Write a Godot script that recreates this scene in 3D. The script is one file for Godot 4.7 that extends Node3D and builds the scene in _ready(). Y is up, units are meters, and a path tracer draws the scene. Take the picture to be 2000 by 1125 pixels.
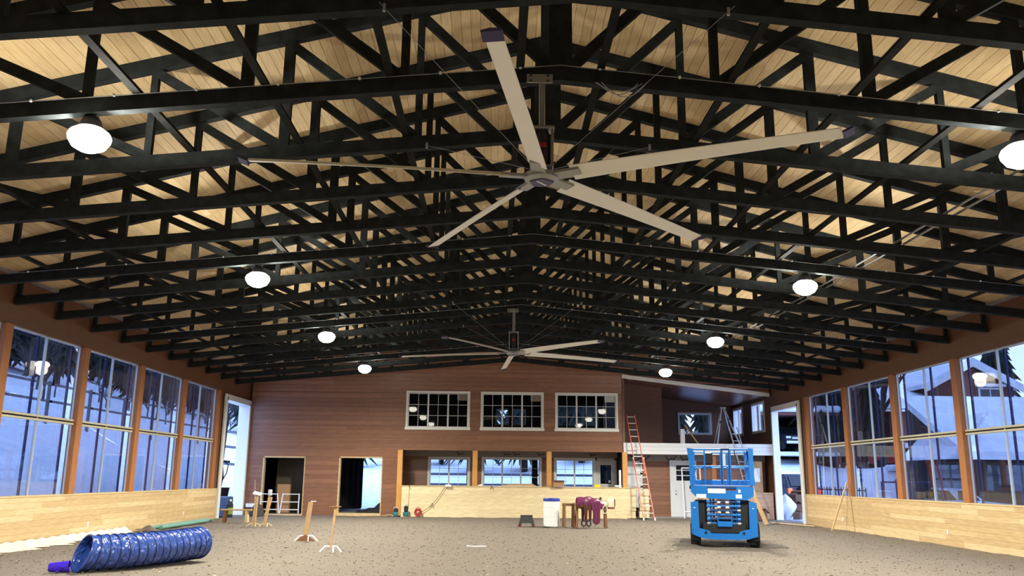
extends Node3D

const HW := 11.57          # half the hall's width
const ZB := -38.0          # face of the back wall
var mats := {}
var used := {}
var rng := RandomNumberGenerator.new()


# ---------------------------------------------------------------- mesh helper
class MB:
	var v := PackedVector3Array()
	var n := PackedVector3Array()
	var c := PackedColorArray()
	var tint := Color(1, 1, 1)
	var colored := false

	func _p(a: Vector3, b: Vector3) -> void:
		v.append(a)
		n.append(b)
		if colored:
			c.append(tint)

	func tri(a: Vector3, b: Vector3, d: Vector3) -> MB:      # counter-clockwise seen from outside
		var m := (b - a).cross(d - a).normalized()
		_p(a, m)
		_p(d, m)
		_p(b, m)
		return self

	func tris(a: Vector3, b: Vector3, d: Vector3, na: Vector3, nb: Vector3, nd: Vector3) -> void:
		_p(a, na)
		_p(d, nd)
		_p(b, nb)

	func quad(a: Vector3, b: Vector3, d: Vector3, e: Vector3) -> MB:
		tri(a, b, d)
		tri(a, d, e)
		return self

	func box(at: Vector3, size: Vector3, turn := Basis()) -> MB:
		var h := size / 2.0
		var k: Array[Vector3] = []
		for i in 8:
			k.append(at + turn * Vector3(h.x if i & 1 else -h.x, h.y if i & 2 else -h.y, h.z if i & 4 else -h.z))
		quad(k[1], k[3], k[7], k[5])
		quad(k[0], k[4], k[6], k[2])
		quad(k[2], k[6], k[7], k[3])
		quad(k[0], k[1], k[5], k[4])
		quad(k[4], k[5], k[7], k[6])
		quad(k[0], k[2], k[3], k[1])
		return self

	func span(lo: Vector3, hi: Vector3) -> MB:
		return box((lo + hi) / 2.0, hi - lo)

	func bar(a: Vector3, b: Vector3, w: float, h: float, up := Vector3.UP) -> MB:   # w across, h along up
		var z := (b - a).normalized()
		if absf(z.dot(up)) > 0.98:
			up = Vector3.FORWARD if absf(z.z) < 0.9 else Vector3.RIGHT
		var x := up.cross(z).normalized()
		return box((a + b) / 2.0, Vector3(w, h, a.distance_to(b)), Basis(x, z.cross(x), z))

	func rbox(at: Vector3, size: Vector3, r: float, turn := Basis()) -> MB:       # edges chamfered by r
		var h := size / 2.0
		var pts := {}
		for sx in [-1, 1]:
			for sy in [-1, 1]:
				for sz in [-1, 1]:
					var s := Vector3(sx, sy, sz)
					for ax in 3:
						var q := h - Vector3(r, r, r)
						q[ax] = h[ax]
						pts[[sx, sy, sz, ax]] = at + turn * (q * s)
		for ax in 3:
			var b := (ax + 1) % 3
			var d := (ax + 2) % 3
			for s in [-1, 1]:
				var f: Array[Vector3] = []
				for w in [[-1, -1], [1, -1], [1, 1], [-1, 1]]:
					var key := [0, 0, 0, ax]
					key[ax] = s
					key[b] = w[0]
					key[d] = w[1]
					f.append(pts[key])
				if s > 0:
					quad(f[0], f[1], f[2], f[3])
				else:
					quad(f[3], f[2], f[1], f[0])
			for s in [-1, 1]:
				for t in [-1, 1]:
					var e: Array[Vector3] = []
					for w in [[-1, b], [1, b], [1, d], [-1, d]]:
						var key := [0, 0, 0, w[1]]
						key[ax] = w[0]
						key[b] = s
						key[d] = t
						e.append(pts[key])
					if s * t > 0:
						quad(e[3], e[2], e[1], e[0])
					else:
						quad(e[0], e[1], e[2], e[3])
		for sx in [-1, 1]:
			for sy in [-1, 1]:
				for sz in [-1, 1]:
					if sx * sy * sz > 0:
						tri(pts[[sx, sy, sz, 0]], pts[[sx, sy, sz, 1]], pts[[sx, sy, sz, 2]])
					else:
						tri(pts[[sx, sy, sz, 0]], pts[[sx, sy, sz, 2]], pts[[sx, sy, sz, 1]])
		return self

	func tube(path: Array, r, sides := 8, caps := true) -> MB:      # r a number, or one per point
		var rings := []
		var nrm := []
		var up := Vector3.UP
		for i in path.size():
			var t: Vector3 = (path[mini(i + 1, path.size() - 1)] - path[maxi(i - 1, 0)]).normalized()
			if absf(t.dot(up)) > 0.95:
				up = Vector3.RIGHT if absf(t.x) < 0.9 else Vector3.FORWARD
			var x := up.cross(t).normalized()
			var y := t.cross(x)
			up = y
			var ring := []
			var ns := []
			var rad: float = r[i] if r is Array else r
			for k in sides:
				var a := TAU * k / sides
				var d := x * cos(a) + y * sin(a)
				ns.append(d)
				ring.append(path[i] + d * rad)
			rings.append(ring)
			nrm.append(ns)
		for i in path.size() - 1:
			for k in sides:
				var l := (k + 1) % sides
				tris(rings[i][k], rings[i][l], rings[i + 1][l], nrm[i][k], nrm[i][l], nrm[i + 1][l])
				tris(rings[i][k], rings[i + 1][l], rings[i + 1][k], nrm[i][k], nrm[i + 1][l], nrm[i + 1][k])
		if caps:
			for k in range(1, sides - 1):
				tri(rings[0][0], rings[0][k + 1], rings[0][k])
				tri(rings[-1][0], rings[-1][k], rings[-1][k + 1])
		return self

	func rod(a: Vector3, b: Vector3, r: float, sides := 8) -> MB:
		return tube([a, b], r, sides)

	func lathe(profile: Array, at: Vector3, sides := 24, turn := Basis()) -> MB:     # Vector2(radius, height) going up
		for i in profile.size() - 1:
			var p: Vector2 = profile[i]
			var q: Vector2 = profile[i + 1]
			var m := Vector2(q.y - p.y, p.x - q.x).normalized()
			for k in sides:
				var a := TAU * k / sides
				var b := TAU * (k + 1) / sides
				var da := Vector3(cos(a), 0, -sin(a))
				var db := Vector3(cos(b), 0, -sin(b))
				var na := turn * (da * m.x + Vector3.UP * m.y)
				var nb := turn * (db * m.x + Vector3.UP * m.y)
				var pa := at + turn * (da * p.x + Vector3.UP * p.y)
				var pb := at + turn * (db * p.x + Vector3.UP * p.y)
				var qa := at + turn * (da * q.x + Vector3.UP * q.y)
				var qb := at + turn * (db * q.x + Vector3.UP * q.y)
				if p.x > 1e-5:
					tris(pa, pb, qb, na, nb, nb)
				if q.x > 1e-5:
					tris(pa, qb, qa, na, nb, na)
		return self

	func prism(poly: Array, depth: float, at: Vector3, turn := Basis()) -> MB:    # outline in x,y (counter-clockwise), depth along z, centred
		var pl := PackedVector2Array(poly)
		if not Geometry2D.is_polygon_clockwise(pl):
			pl.reverse()
		pl.reverse()
		var idx := Geometry2D.triangulate_polygon(pl)
		var f := func(p: Vector2, z: float) -> Vector3: return at + turn * Vector3(p.x, p.y, z)
		var h := depth / 2.0
		for i in range(0, idx.size(), 3):
			var a := pl[idx[i]]
			var b := pl[idx[i + 1]]
			var d := pl[idx[i + 2]]
			if (b - a).cross(d - a) < 0.0:
				var s := b
				b = d
				d = s
			tri(f.call(a, h), f.call(b, h), f.call(d, h))
			tri(f.call(a, -h), f.call(d, -h), f.call(b, -h))
		var ccw := not Geometry2D.is_polygon_clockwise(pl)
		for i in pl.size():
			var a := pl[i]
			var b := pl[(i + 1) % pl.size()]
			if not ccw:
				var s := a
				a = b
				b = s
			quad(f.call(a, h), f.call(a, -h), f.call(b, -h), f.call(b, h))
		return self

	func grid(pts: Array, closed_u := false, flip := false) -> MB:           # rows of points, smooth
		var ru := pts.size()
		var rv: int = pts[0].size()
		var nn := []
		for i in ru:
			var row := []
			for j in rv:
				var du: Vector3 = pts[mini(i + 1, ru - 1)][j] - pts[maxi(i - 1, 0)][j]
				var j1 := (j + 1) % rv if closed_u else mini(j + 1, rv - 1)
				var j0 := (j - 1 + rv) % rv if closed_u else maxi(j - 1, 0)
				var dv: Vector3 = pts[i][j1] - pts[i][j0]
				row.append(dv.cross(du).normalized() * (-1.0 if flip else 1.0))
			nn.append(row)
		for i in ru - 1:
			for j in (rv if closed_u else rv - 1):
				var l := (j + 1) % rv
				if flip:
					tris(pts[i][j], pts[i + 1][j], pts[i + 1][l], nn[i][j], nn[i + 1][j], nn[i + 1][l])
					tris(pts[i][j], pts[i + 1][l], pts[i][l], nn[i][j], nn[i + 1][l], nn[i][l])
				else:
					tris(pts[i][j], pts[i + 1][l], pts[i + 1][j], nn[i][j], nn[i + 1][l], nn[i + 1][j])
					tris(pts[i][j], pts[i][l], pts[i + 1][l], nn[i][j], nn[i][l], nn[i + 1][l])
		return self

	func done() -> ArrayMesh:
		var a := []
		a.resize(Mesh.ARRAY_MAX)
		a[Mesh.ARRAY_VERTEX] = v
		a[Mesh.ARRAY_NORMAL] = n
		if colored:
			a[Mesh.ARRAY_COLOR] = c
		var m := ArrayMesh.new()
		m.add_surface_from_arrays(Mesh.PRIMITIVE_TRIANGLES, a)
		return m


# ---------------------------------------------------------------- scene helpers
func numbered(called: String) -> String:
	if not used.has(called):
		used[called] = 0
		return called
	used[called] += 1
	return "%s_%03d" % [called, used[called]]


func thing(called: String, label: String, category: String, at := Vector3.ZERO, turn := 0.0, group := "") -> Node3D:
	var o := Node3D.new()
	o.name = numbered(called)
	add_child(o, true)
	o.position = at
	o.rotation.y = turn
	return tag(o, label, category, group)


func tag(o: Node3D, label: String, category: String, group := "") -> Node3D:
	o.set_meta("label", label)
	o.set_meta("category", category)
	if group:
		o.set_meta("group", group)
	return o


func part(called: String, b, m: Material, parent: Node) -> MeshInstance3D:
	var o := MeshInstance3D.new()
	o.mesh = b.done() if b is MB else b
	o.material_override = m
	if parent == self:
		o.name = numbered(called)
		add_child(o, true)
	else:
		var k := 0
		var nm := called
		while parent.has_node(nm):
			k += 1
			nm = "%s_%03d" % [called, k]
		o.name = nm
		parent.add_child(o, true)
	return o


func single(called: String, b, m: Material, label: String, category: String, group := "", at := Vector3.ZERO, turn := 0.0) -> MeshInstance3D:
	var o := part(called, b, m, self)
	o.position = at
	o.rotation.y = turn
	tag(o, label, category, group)
	return o


func struct(called: String, b, m: Material, label := "") -> MeshInstance3D:
	var o := part(called, b, m, self)
	o.set_meta("kind", "structure")
	if label:
		o.set_meta("label", label)
	return o


func struct_root(called: String, label := "") -> Node3D:
	var o := Node3D.new()
	o.name = numbered(called)
	add_child(o, true)
	o.set_meta("kind", "structure")
	if label:
		o.set_meta("label", label)
	return o


func dup(root: Node3D, at: Vector3, turn: float, label: String, group := "") -> Node3D:
	var base := String(root.name)
	if base.length() > 4 and base[-4] == "_" and base.right(3).is_valid_int():
		base = base.left(-4)
	var r: Node3D = root.duplicate()
	r.name = numbered(base)
	add_child(r, true)
	r.position = at
	r.rotation.y = turn
	r.set_meta("label", label)
	if group:
		r.set_meta("group", group)
	return r


# rectangles left of u0..u1, v0..v1 when the holes [u0,u1,v0,v1] are cut
func cut(u0: float, u1: float, v0: float, v1: float, holes: Array) -> Array:
	var vs := [v0, v1]
	for h in holes:
		for q in [h[2], h[3]]:
			if q > v0 and q < v1:
				vs.append(q)
	vs.sort()
	var out := []
	for i in vs.size() - 1:
		var a: float = vs[i]
		var b: float = vs[i + 1]
		if b - a < 1e-4:
			continue
		for s in gaps(u0, u1, a, b, holes):
			out.append([s[0], s[1], a, b])
	return out


# what is left of the strip u0..u1 at heights a..b
func gaps(u0: float, u1: float, a: float, b: float, holes: Array) -> Array:
	var segs := [[u0, u1]]
	for h in holes:
		if h[2] >= b - 1e-4 or h[3] <= a + 1e-4:
			continue
		var nxt := []
		for s in segs:
			if h[1] <= s[0] or h[0] >= s[1]:
				nxt.append(s)
				continue
			if h[0] > s[0]:
				nxt.append([s[0], h[0]])
			if h[1] < s[1]:
				nxt.append([h[1], s[1]])
		segs = nxt
	return segs


func pieces(a: float, b: float, typical: float) -> Array:      # cut a..b into boards of uneven length
	var out := []
	var at := a
	while b - at > typical * 1.35:
		var l := typical * rng.randf_range(0.6, 1.25)
		out.append([at, at + l])
		at += l
	out.append([at, b])
	return out


func deck_y(x: float) -> float:
	return 9.135 - 0.26 * absf(x)


func chord_y(x: float) -> float:     # underside of the bottom chords
	return 6.46 - 0.0945 * absf(x)


func soffit_y(x: float) -> float:
	return 6.14 - 0.115 * (x - 4.93)


func sky_material() -> ProceduralSkyMaterial:
	var s := ProceduralSkyMaterial.new()
	s.sky_top_color = Color(0.55, 0.66, 0.90)
	s.sky_horizon_color = Color(0.70, 0.80, 0.98)
	s.sky_curve = 0.2
	s.sky_energy_multiplier = 2.0
	s.ground_bottom_color = Color(0.62, 0.68, 0.80)
	s.ground_horizon_color = Color(0.70, 0.80, 0.98)
	s.ground_energy_multiplier = 0.9
	return s


# ---------------------------------------------------------------- materials
func noise_tex(freq: float, lo: Color, hi: Color, octaves := 4, size := 512, seed_ := 1, mid := -1.0) -> NoiseTexture2D:
	var f := FastNoiseLite.new()
	f.noise_type = FastNoiseLite.TYPE_SIMPLEX_SMOOTH
	f.frequency = freq
	f.fractal_octaves = octaves
	f.seed = seed_
	var t := NoiseTexture2D.new()
	t.width = size
	t.height = size
	t.seamless = true
	t.generate_mipmaps = false
	t.noise = f
	var g := Gradient.new()
	g.set_color(0, lo)
	g.set_color(1, hi)
	if mid > 0.0:
		g.set_offset(0, mid)
		g.set_offset(1, 1.0 - mid)
	t.color_ramp = g
	return t


func bump_tex(freq: float, octaves := 4, size := 512, seed_ := 5) -> NoiseTexture2D:
	return noise_tex(freq, Color.BLACK, Color.WHITE, octaves, size, seed_)


func mat(name_: String, col: Color, rough := 0.8, metal := 0.0) -> StandardMaterial3D:
	var m := StandardMaterial3D.new()
	m.resource_name = name_
	m.albedo_color = col
	m.roughness = rough
	m.metallic = metal
	mats[name_] = m
	return m


func tri_tex(m: StandardMaterial3D, t: Texture2D, scale_: Vector3, world := true) -> StandardMaterial3D:
	m.albedo_texture = t
	m.uv1_triplanar = true
	m.uv1_world_triplanar = world
	m.uv1_scale = scale_
	return m


func relief(m: StandardMaterial3D, t: Texture2D, cm: float) -> void:
	m.heightmap_enabled = true
	m.heightmap_texture = t
	m.heightmap_scale = cm


func glow(name_: String, col: Color, energy: float) -> StandardMaterial3D:
	var m := mat(name_, col, 0.5)
	m.emission_enabled = true
	m.emission = col
	m.emission_energy_multiplier = energy
	return m


func pane(name_: String, col: Color, alpha: float) -> StandardMaterial3D:
	var m := mat(name_, Color(col.r, col.g, col.b, alpha), 0.02)
	m.transparency = BaseMaterial3D.TRANSPARENCY_ALPHA
	m.cull_mode = BaseMaterial3D.CULL_DISABLED
	return m


func make_materials() -> void:
	var grain := noise_tex(0.018, Color(0.88, 0.86, 0.82), Color(1, 1, 1), 5, 512, 3)
	var smear := noise_tex(0.012, Color(0.72, 0.72, 0.72), Color(1, 1, 1), 4, 512, 8)
	var tones := [Color(0.86, 0.755, 0.57), Color(0.83, 0.72, 0.53), Color(0.89, 0.79, 0.61), Color(0.81, 0.70, 0.52)]
	for i in 4:
		var t: Color = tones[i]
		var d := tri_tex(mat("pine_deck_%d" % i, t.lerp(Color(1, 0.93, 0.80), 0.15), 0.75), grain, Vector3(2.2, 2.2, 0.22))
		d.uv1_offset = Vector3(0.31 * i, 0.17 * i, 0.23 * i)
		d = tri_tex(mat("pine_kick_%d" % i, t, 0.55), grain, Vector3(2.2, 2.2, 0.22))
		d.uv1_offset = Vector3(0.31 * i, 0.17 * i, 0.23 * i)
		d = tri_tex(mat("pine_counter_%d" % i, t.lerp(Color(1, 0.95, 0.78), 0.6), 0.6), grain, Vector3(0.22, 2.2, 2.2))
		d.uv1_offset = Vector3(0.31 * i, 0.17 * i, 0.23 * i)
		var s: Color = [Color(0.60, 0.43, 0.33), Color(0.57, 0.40, 0.31), Color(0.63, 0.45, 0.35), Color(0.58, 0.415, 0.32)][i]
		d = tri_tex(mat("siding_%d" % i, s, 0.36), grain, Vector3(0.2, 2.0, 2.0))
		d.uv1_offset = Vector3(0.21 * i, 0.27 * i, 0.13 * i)
	tri_tex(mat("pine_far", Color(0.85, 0.75, 0.58), 0.7), grain, Vector3(2.2, 2.2, 0.22))
	mats["pine_far"].vertex_color_use_as_albedo = true
	tri_tex(mat("siding_plain", Color(0.50, 0.345, 0.26), 0.5), grain, Vector3(0.2, 2.0, 0.2))
	tri_tex(mat("header_stain", Color(0.44, 0.30, 0.20), 0.55), grain, Vector3(2.0, 2.0, 0.2))
	tri_tex(mat("siding_back", Color(0.24, 0.15, 0.11), 0.8), smear, Vector3(0.4, 0.4, 0.4))
	tri_tex(mat("black_stain", Color(0.19, 0.208, 0.212), 0.75), smear, Vector3(0.6, 0.6, 0.6))
	tri_tex(mat("black_brace", Color(0.17, 0.175, 0.17), 0.85), smear, Vector3(0.6, 0.6, 0.6))
	for bk in ["black_stain", "black_brace"]:
		mats[bk].metallic_specular = 0.18
	tri_tex(mat("orange_post", Color(0.70, 0.45, 0.24), 0.5), grain, Vector3(2.0, 0.25, 2.0))
	tri_tex(mat("yellow_post", Color(0.88, 0.64, 0.32), 0.5), grain, Vector3(2.0, 0.25, 2.0))
	tri_tex(mat("tan_wood", Color(0.76, 0.63, 0.45), 0.7), grain, Vector3(1.5, 0.5, 1.5))
	tri_tex(mat("raw_wood", Color(0.86, 0.76, 0.56), 0.7), grain, Vector3(1.5, 0.5, 1.5))
	tri_tex(mat("brown_wood", Color(0.52, 0.36, 0.22), 0.7), grain, Vector3(1.5, 0.5, 1.5))
	tri_tex(mat("pink_wood", Color(0.80, 0.66, 0.54), 0.7), grain, Vector3(0.2, 2.0, 2.0))
	mat("white_paint", Color(0.90, 0.90, 0.88), 0.5)
	mat("cream_paint", Color(0.93, 0.93, 0.87), 0.45)
	mat("white_plastic", Color(0.93, 0.93, 0.92), 0.35)
	mat("white_bright", Color(0.95, 0.95, 0.93), 0.6)
	mat("grey_plywood", Color(0.62, 0.57, 0.52), 0.8)
	mat("fan_blade", Color(0.94, 0.935, 0.89), 0.4)
	mat("fan_metal", Color(0.62, 0.63, 0.62), 0.35, 0.6)
	mat("winglet", Color(0.22, 0.20, 0.38), 0.4)
	mat("motor_dark", Color(0.12, 0.12, 0.14), 0.5)
	mat("red_label", Color(0.65, 0.10, 0.10), 0.5)
	mat("steel", Color(0.66, 0.67, 0.68), 0.3, 0.8)
	mat("frame_metal", Color(0.80, 0.82, 0.82), 0.35, 0.4)
	mat("rail_cream", Color(0.86, 0.84, 0.74), 0.25, 0.2)
	mat("blue_frame", Color(0.10, 0.16, 0.40), 0.5)
	mat("wire", Color(0.62, 0.64, 0.66), 0.4, 0.5)
	mat("clip_white", Color(0.92, 0.92, 0.92), 0.4)
	mat("cord_tan", Color(0.55, 0.45, 0.28), 0.7)
	mat("black_rubber", Color(0.05, 0.05, 0.05), 0.8)
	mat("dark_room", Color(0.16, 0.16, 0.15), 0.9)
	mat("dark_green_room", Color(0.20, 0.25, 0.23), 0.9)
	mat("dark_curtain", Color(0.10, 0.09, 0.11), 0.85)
	mat("plywood_dark", Color(0.36, 0.33, 0.27), 0.85)
	mat("cardboard", Color(0.66, 0.50, 0.34), 0.85)
	mat("cardboard_dark", Color(0.42, 0.30, 0.22), 0.85)
	mat("lift_blue", Color(0.05, 0.42, 0.72), 0.38)
	mat("lift_blue_dark", Color(0.03, 0.22, 0.42), 0.5)
	mat("lift_black", Color(0.045, 0.045, 0.05), 0.6)
	mat("ladder_orange", Color(0.86, 0.36, 0.22), 0.5)
	mat("aluminium", Color(0.80, 0.81, 0.80), 0.35, 0.5)
	var vinyl := mat("tunnel_vinyl", Color(0.17, 0.28, 0.56), 0.22)
	vinyl.clearcoat_enabled = true
	vinyl.clearcoat = 0.6
	vinyl.clearcoat_roughness = 0.15
	mat("tunnel_rib", Color(0.05, 0.10, 0.30), 0.4)
	mat("purple_bucket", Color(0.22, 0.12, 0.70), 0.3)
	mat("drum_blue", Color(0.12, 0.22, 0.60), 0.4)
	mat("drum_white", Color(0.93, 0.94, 0.92), 0.4)
	mat("step_grey", Color(0.25, 0.25, 0.25), 0.6)
	mat("step_red", Color(0.50, 0.10, 0.09), 0.5)
	mat("purple_cover", Color(0.58, 0.28, 0.44), 0.30)
	mat("leather", Color(0.46, 0.25, 0.15), 0.45)
	mat("leather_dark", Color(0.14, 0.06, 0.07), 0.5)
	mat("wool", Color(0.86, 0.82, 0.72), 0.95)
	mat("teal_tool", Color(0.10, 0.45, 0.48), 0.45)
	mat("reel_red", Color(0.62, 0.18, 0.16), 0.5)
	mat("pipe_green", Color(0.42, 0.60, 0.54), 0.5)
	mat("bin_blue", Color(0.24, 0.32, 0.44), 0.5)
	mat("yellow_box", Color(0.92, 0.80, 0.10), 0.6)
	mat("grey_cloth", Color(0.42, 0.39, 0.35), 0.9)
	mat("green_label", Color(0.50, 0.55, 0.18), 0.6)
	pane("arena_glass", Color(0.035, 0.05, 0.11), 0.44)
	pane("clear_glass", Color(0.05, 0.07, 0.08), 0.12)
	pane("door_glass", Color(0.02, 0.03, 0.03), 0.45)
	# outdoors
	var sn := tri_tex(mat("snow", Color(0.90, 0.92, 0.95), 0.85), noise_tex(0.02, Color(0.86, 0.88, 0.92), Color(1, 1, 1), 4, 512, 12), Vector3(0.12, 0.12, 0.12))
	relief(sn, bump_tex(0.02), 6.0)
	mat("house_brown", Color(0.36, 0.20, 0.17), 0.8)
	mat("house_dark", Color(0.11, 0.10, 0.10), 0.8)
	mat("house_trim", Color(0.85, 0.85, 0.86), 0.6)
	mat("house_pane", Color(0.16, 0.18, 0.24), 0.15)
	glow("porch_glow", Color(1.0, 0.78, 0.45), 6.0)
	mat("needles", Color(0.10, 0.145, 0.12), 0.95)
	mat("bark", Color(0.15, 0.12, 0.10), 0.95)
	mat("brush", Color(0.30, 0.27, 0.25), 0.95)
	mat("rock", Color(0.34, 0.33, 0.34), 0.9)
	mat("fence_wood", Color(0.42, 0.41, 0.43), 0.9)
	mat("fence_steel", Color(0.10, 0.13, 0.26), 0.6)
	mat("car_silver", Color(0.62, 0.66, 0.72), 0.3, 0.5)
	mat("car_dark", Color(0.16, 0.17, 0.20), 0.3, 0.3)
	mat("car_glass", Color(0.06, 0.07, 0.09), 0.1)
	glow("tail_red", Color(1.0, 0.16, 0.08), 14.0)
	mat("concrete", Color(0.60, 0.59, 0.57), 0.9)
	mat("bag_white", Color(0.88, 0.90, 0.94), 0.35)
	mat("film", Color(0.88, 0.85, 0.78), 0.45)
	# the arena footing
	var fl := tri_tex(mat("footing", Color(0.565, 0.525, 0.465), 0.95), noise_tex(0.05, Color(0.68, 0.66, 0.63), Color(1, 1, 1), 5, 1024, 21, 0.2), Vector3(0.5, 0.5, 0.5))
	relief(fl, bump_tex(0.06, 5, 1024, 22), 2.5)
	mat("churned", Color(0.36, 0.33, 0.30), 0.95)
	mat("clod", Color(0.47, 0.425, 0.36), 0.95)
	mats["clod"].vertex_color_use_as_albedo = true


var lamp_energy := 50.0
var lamp_spill := 10.0


func _ready() -> void:
	rng.seed = 7
	# camera
	var cam := Camera3D.new()
	cam.name = "camera"
	cam.fov = 37.61
	cam.near = 0.1
	cam.far = 400.0
	add_child(cam)
	var tilt := 0.220281
	var yaw := 0.018065
	cam.transform = Transform3D(Basis(Vector3.UP, -yaw) * Basis(Vector3.RIGHT, tilt) * Basis(Vector3.BACK, 0.0102983), Vector3(-0.749, 1.668, 0.0))
	cam.current = true
	# sky and exposure
	var env := Environment.new()
	env.background_mode = Environment.BG_SKY
	env.sky = Sky.new()
	env.sky.sky_material = sky_material()
	env.tonemap_mode = Environment.TONE_MAPPER_LINEAR
	env.tonemap_exposure = 1.36
	env.sdfgi_enabled = true
	env.ssao_enabled = true
	env.ssil_enabled = true
	var we := WorldEnvironment.new()
	we.name = "environment"
	we.environment = env
	add_child(we)

	make_materials()
	glow("lamp_glow", Color(1.0, 0.97, 0.90), 14.0)
	build_lamps()
	build_shell()
	build_trusses()
	build_fans()
	build_objects()
	build_outdoors()


# ---------------------------------------------------------------- the hall
const POSTS := [-33.75, -30.0, -26.28, -22.6, -18.88, -15.16, -11.44, -7.72]
const SILL := 1.105
const HEAD := 4.93


func build_shell() -> void:
	# floor: uneven footing
	var f := MB.new()
	var nz := FastNoiseLite.new()
	nz.frequency = 0.9
	nz.fractal_octaves = 3
	nz.seed = 4
	var rows := []
	for i in 171:
		var z := 12.0 - 50.4 * i / 170.0
		var row := []
		for j in 111:
			var x := -12.1 + 24.2 * j / 110.0
			row.append(Vector3(x, floor_y(x, z, nz), z))
		rows.append(row)
	f.grid(rows)
	struct("floor", f, mats.footing, "loose sandy brown footing of the riding arena")
	# clods and chips on it
	var mm := MultiMesh.new()
	mm.transform_format = MultiMesh.TRANSFORM_3D
	mm.use_colors = true
	var cl := MB.new()
	var cp := [Vector3(1, 0.1, 0.2), Vector3(-0.9, 0, 0.4), Vector3(0.1, 0.05, -1), Vector3(0.2, 0.6, 0.1), Vector3(0.1, -0.4, 0)]
	for t in [[0, 2, 3], [2, 1, 3], [1, 0, 3], [2, 0, 4], [1, 2, 4], [0, 1, 4]]:
		cl.tri(cp[t[0]], cp[t[1]], cp[t[2]])
	mm.mesh = cl.done()
	mm.instance_count = 16000
	for i in 16000:
		var z := -9.0 - 28.0 * pow(rng.randf(), 1.6)
		var x := rng.randf_range(-11.4, 11.4)
		var s := rng.randf_range(0.010, 0.026) * (1.4 if rng.randf() < 0.06 else 1.0)
		var b := Basis.from_euler(Vector3(rng.randf_range(-0.3, 0.3), rng.randf() * TAU, rng.randf_range(-0.3, 0.3))).scaled(Vector3(s * rng.randf_range(0.8, 1.8), s * 0.9, s))
		mm.set_instance_transform(i, Transform3D(b, Vector3(x, floor_y(x, z, nz) + s * 0.15, z)))
		var k := rng.randf_range(0.8, 1.4)
		if rng.randf() < 0.04:
			k = 2.6
		mm.set_instance_color(i, Color(k, k, k * 0.97))
	var mi := MultiMeshInstance3D.new()
	mi.multimesh = mm
	mi.material_override = mats.clod
	mi.name = "footing_clods"
	add_child(mi, true)
	tag(mi, "clods and wood chips strewn over the brown arena footing", "footing")
	mi.set_meta("kind", "stuff")

	# roof deck: slabs with tongue-and-groove boards under them
	var roof := MB.new()
	for s in [-1.0, 1.0]:
		var p := [Vector2(0, deck_y(0) + 0.03), Vector2(s * 12.6, deck_y(12.6) + 0.03), Vector2(s * 12.6, deck_y(12.6) + 0.3), Vector2(0, deck_y(0) + 0.3)]
		roof.prism(p, 58.7, Vector3(0, 0, -17.15))
	var ceil_ := struct("ceiling", roof, mats.pine_deck_1, "pale pine boards of the pitched roof")
	var far := MB.new()
	far.colored = true
	var up := MB.new()
	for s in [-1.0, 1.0]:
		var bas := Basis(Vector3.BACK, -s * atan(0.26))
		for i in 75:
			var xa := i * 11.57 / 75.0 + 0.003
			var xb := (i + 1) * 11.57 / 75.0 - 0.003
			var xm := (xa + xb) / 2.0
			var w := (xb - xa) / cos(atan(0.26))
			var mid := -11.0 + rng.randf_range(-3.5, 3.5)
			for seg in [[-2.6, mid], [mid, -19.0 + rng.randf_range(-1.5, 1.5)]]:
				var b := MB.new()
				var l: float = seg[0] - seg[1] - 0.006
				b.box(Vector3(s * xm, deck_y(xm) + 0.016 + rng.randf_range(-0.0015, 0.0015), (seg[0] + seg[1]) / 2.0), Vector3(w, 0.03, l), bas)
				part("plank", b, mats["pine_deck_%d" % rng.randi_range(0, 3)], ceil_)
				if seg[0] == mid:
					for q in pieces(-38.4, seg[1] - 0.006, 4.5):
						var k := rng.randf_range(0.86, 1.12)
						far.tint = Color(k, k * 0.98, k * 0.95)
						far.box(Vector3(s * xm, deck_y(xm) + 0.016, (q[0] + q[1]) / 2.0), Vector3(w, 0.03, q[1] - q[0] - 0.006), bas)
	var fo := part("planking", far, mats.pine_far, ceil_)
	fo.set_meta("kind", "stuff")

	# the end wall behind the camera and the solid side walls near it
	var e := MB.new()
	e.prism([Vector2(-12.3, -0.3), Vector2(12.3, -0.3), Vector2(12.3, deck_y(12.3)), Vector2(0, deck_y(0)), Vector2(-12.3, deck_y(12.3))], 0.3, Vector3(0, 0, 12.0))
	struct("wall_front", e, mats.siding_plain, "brown end wall behind the viewer")
	for s in [-1.0, 1.0]:
		side_wall(s)
	back_wall()


func floor_y(x: float, z: float, nz: FastNoiseLite) -> float:
	return nz.get_noise_2d(x, z) * 0.03 + nz.get_noise_2d(x * 0.25 + 40.0, z * 0.25) * 0.03 - 0.02


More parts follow.
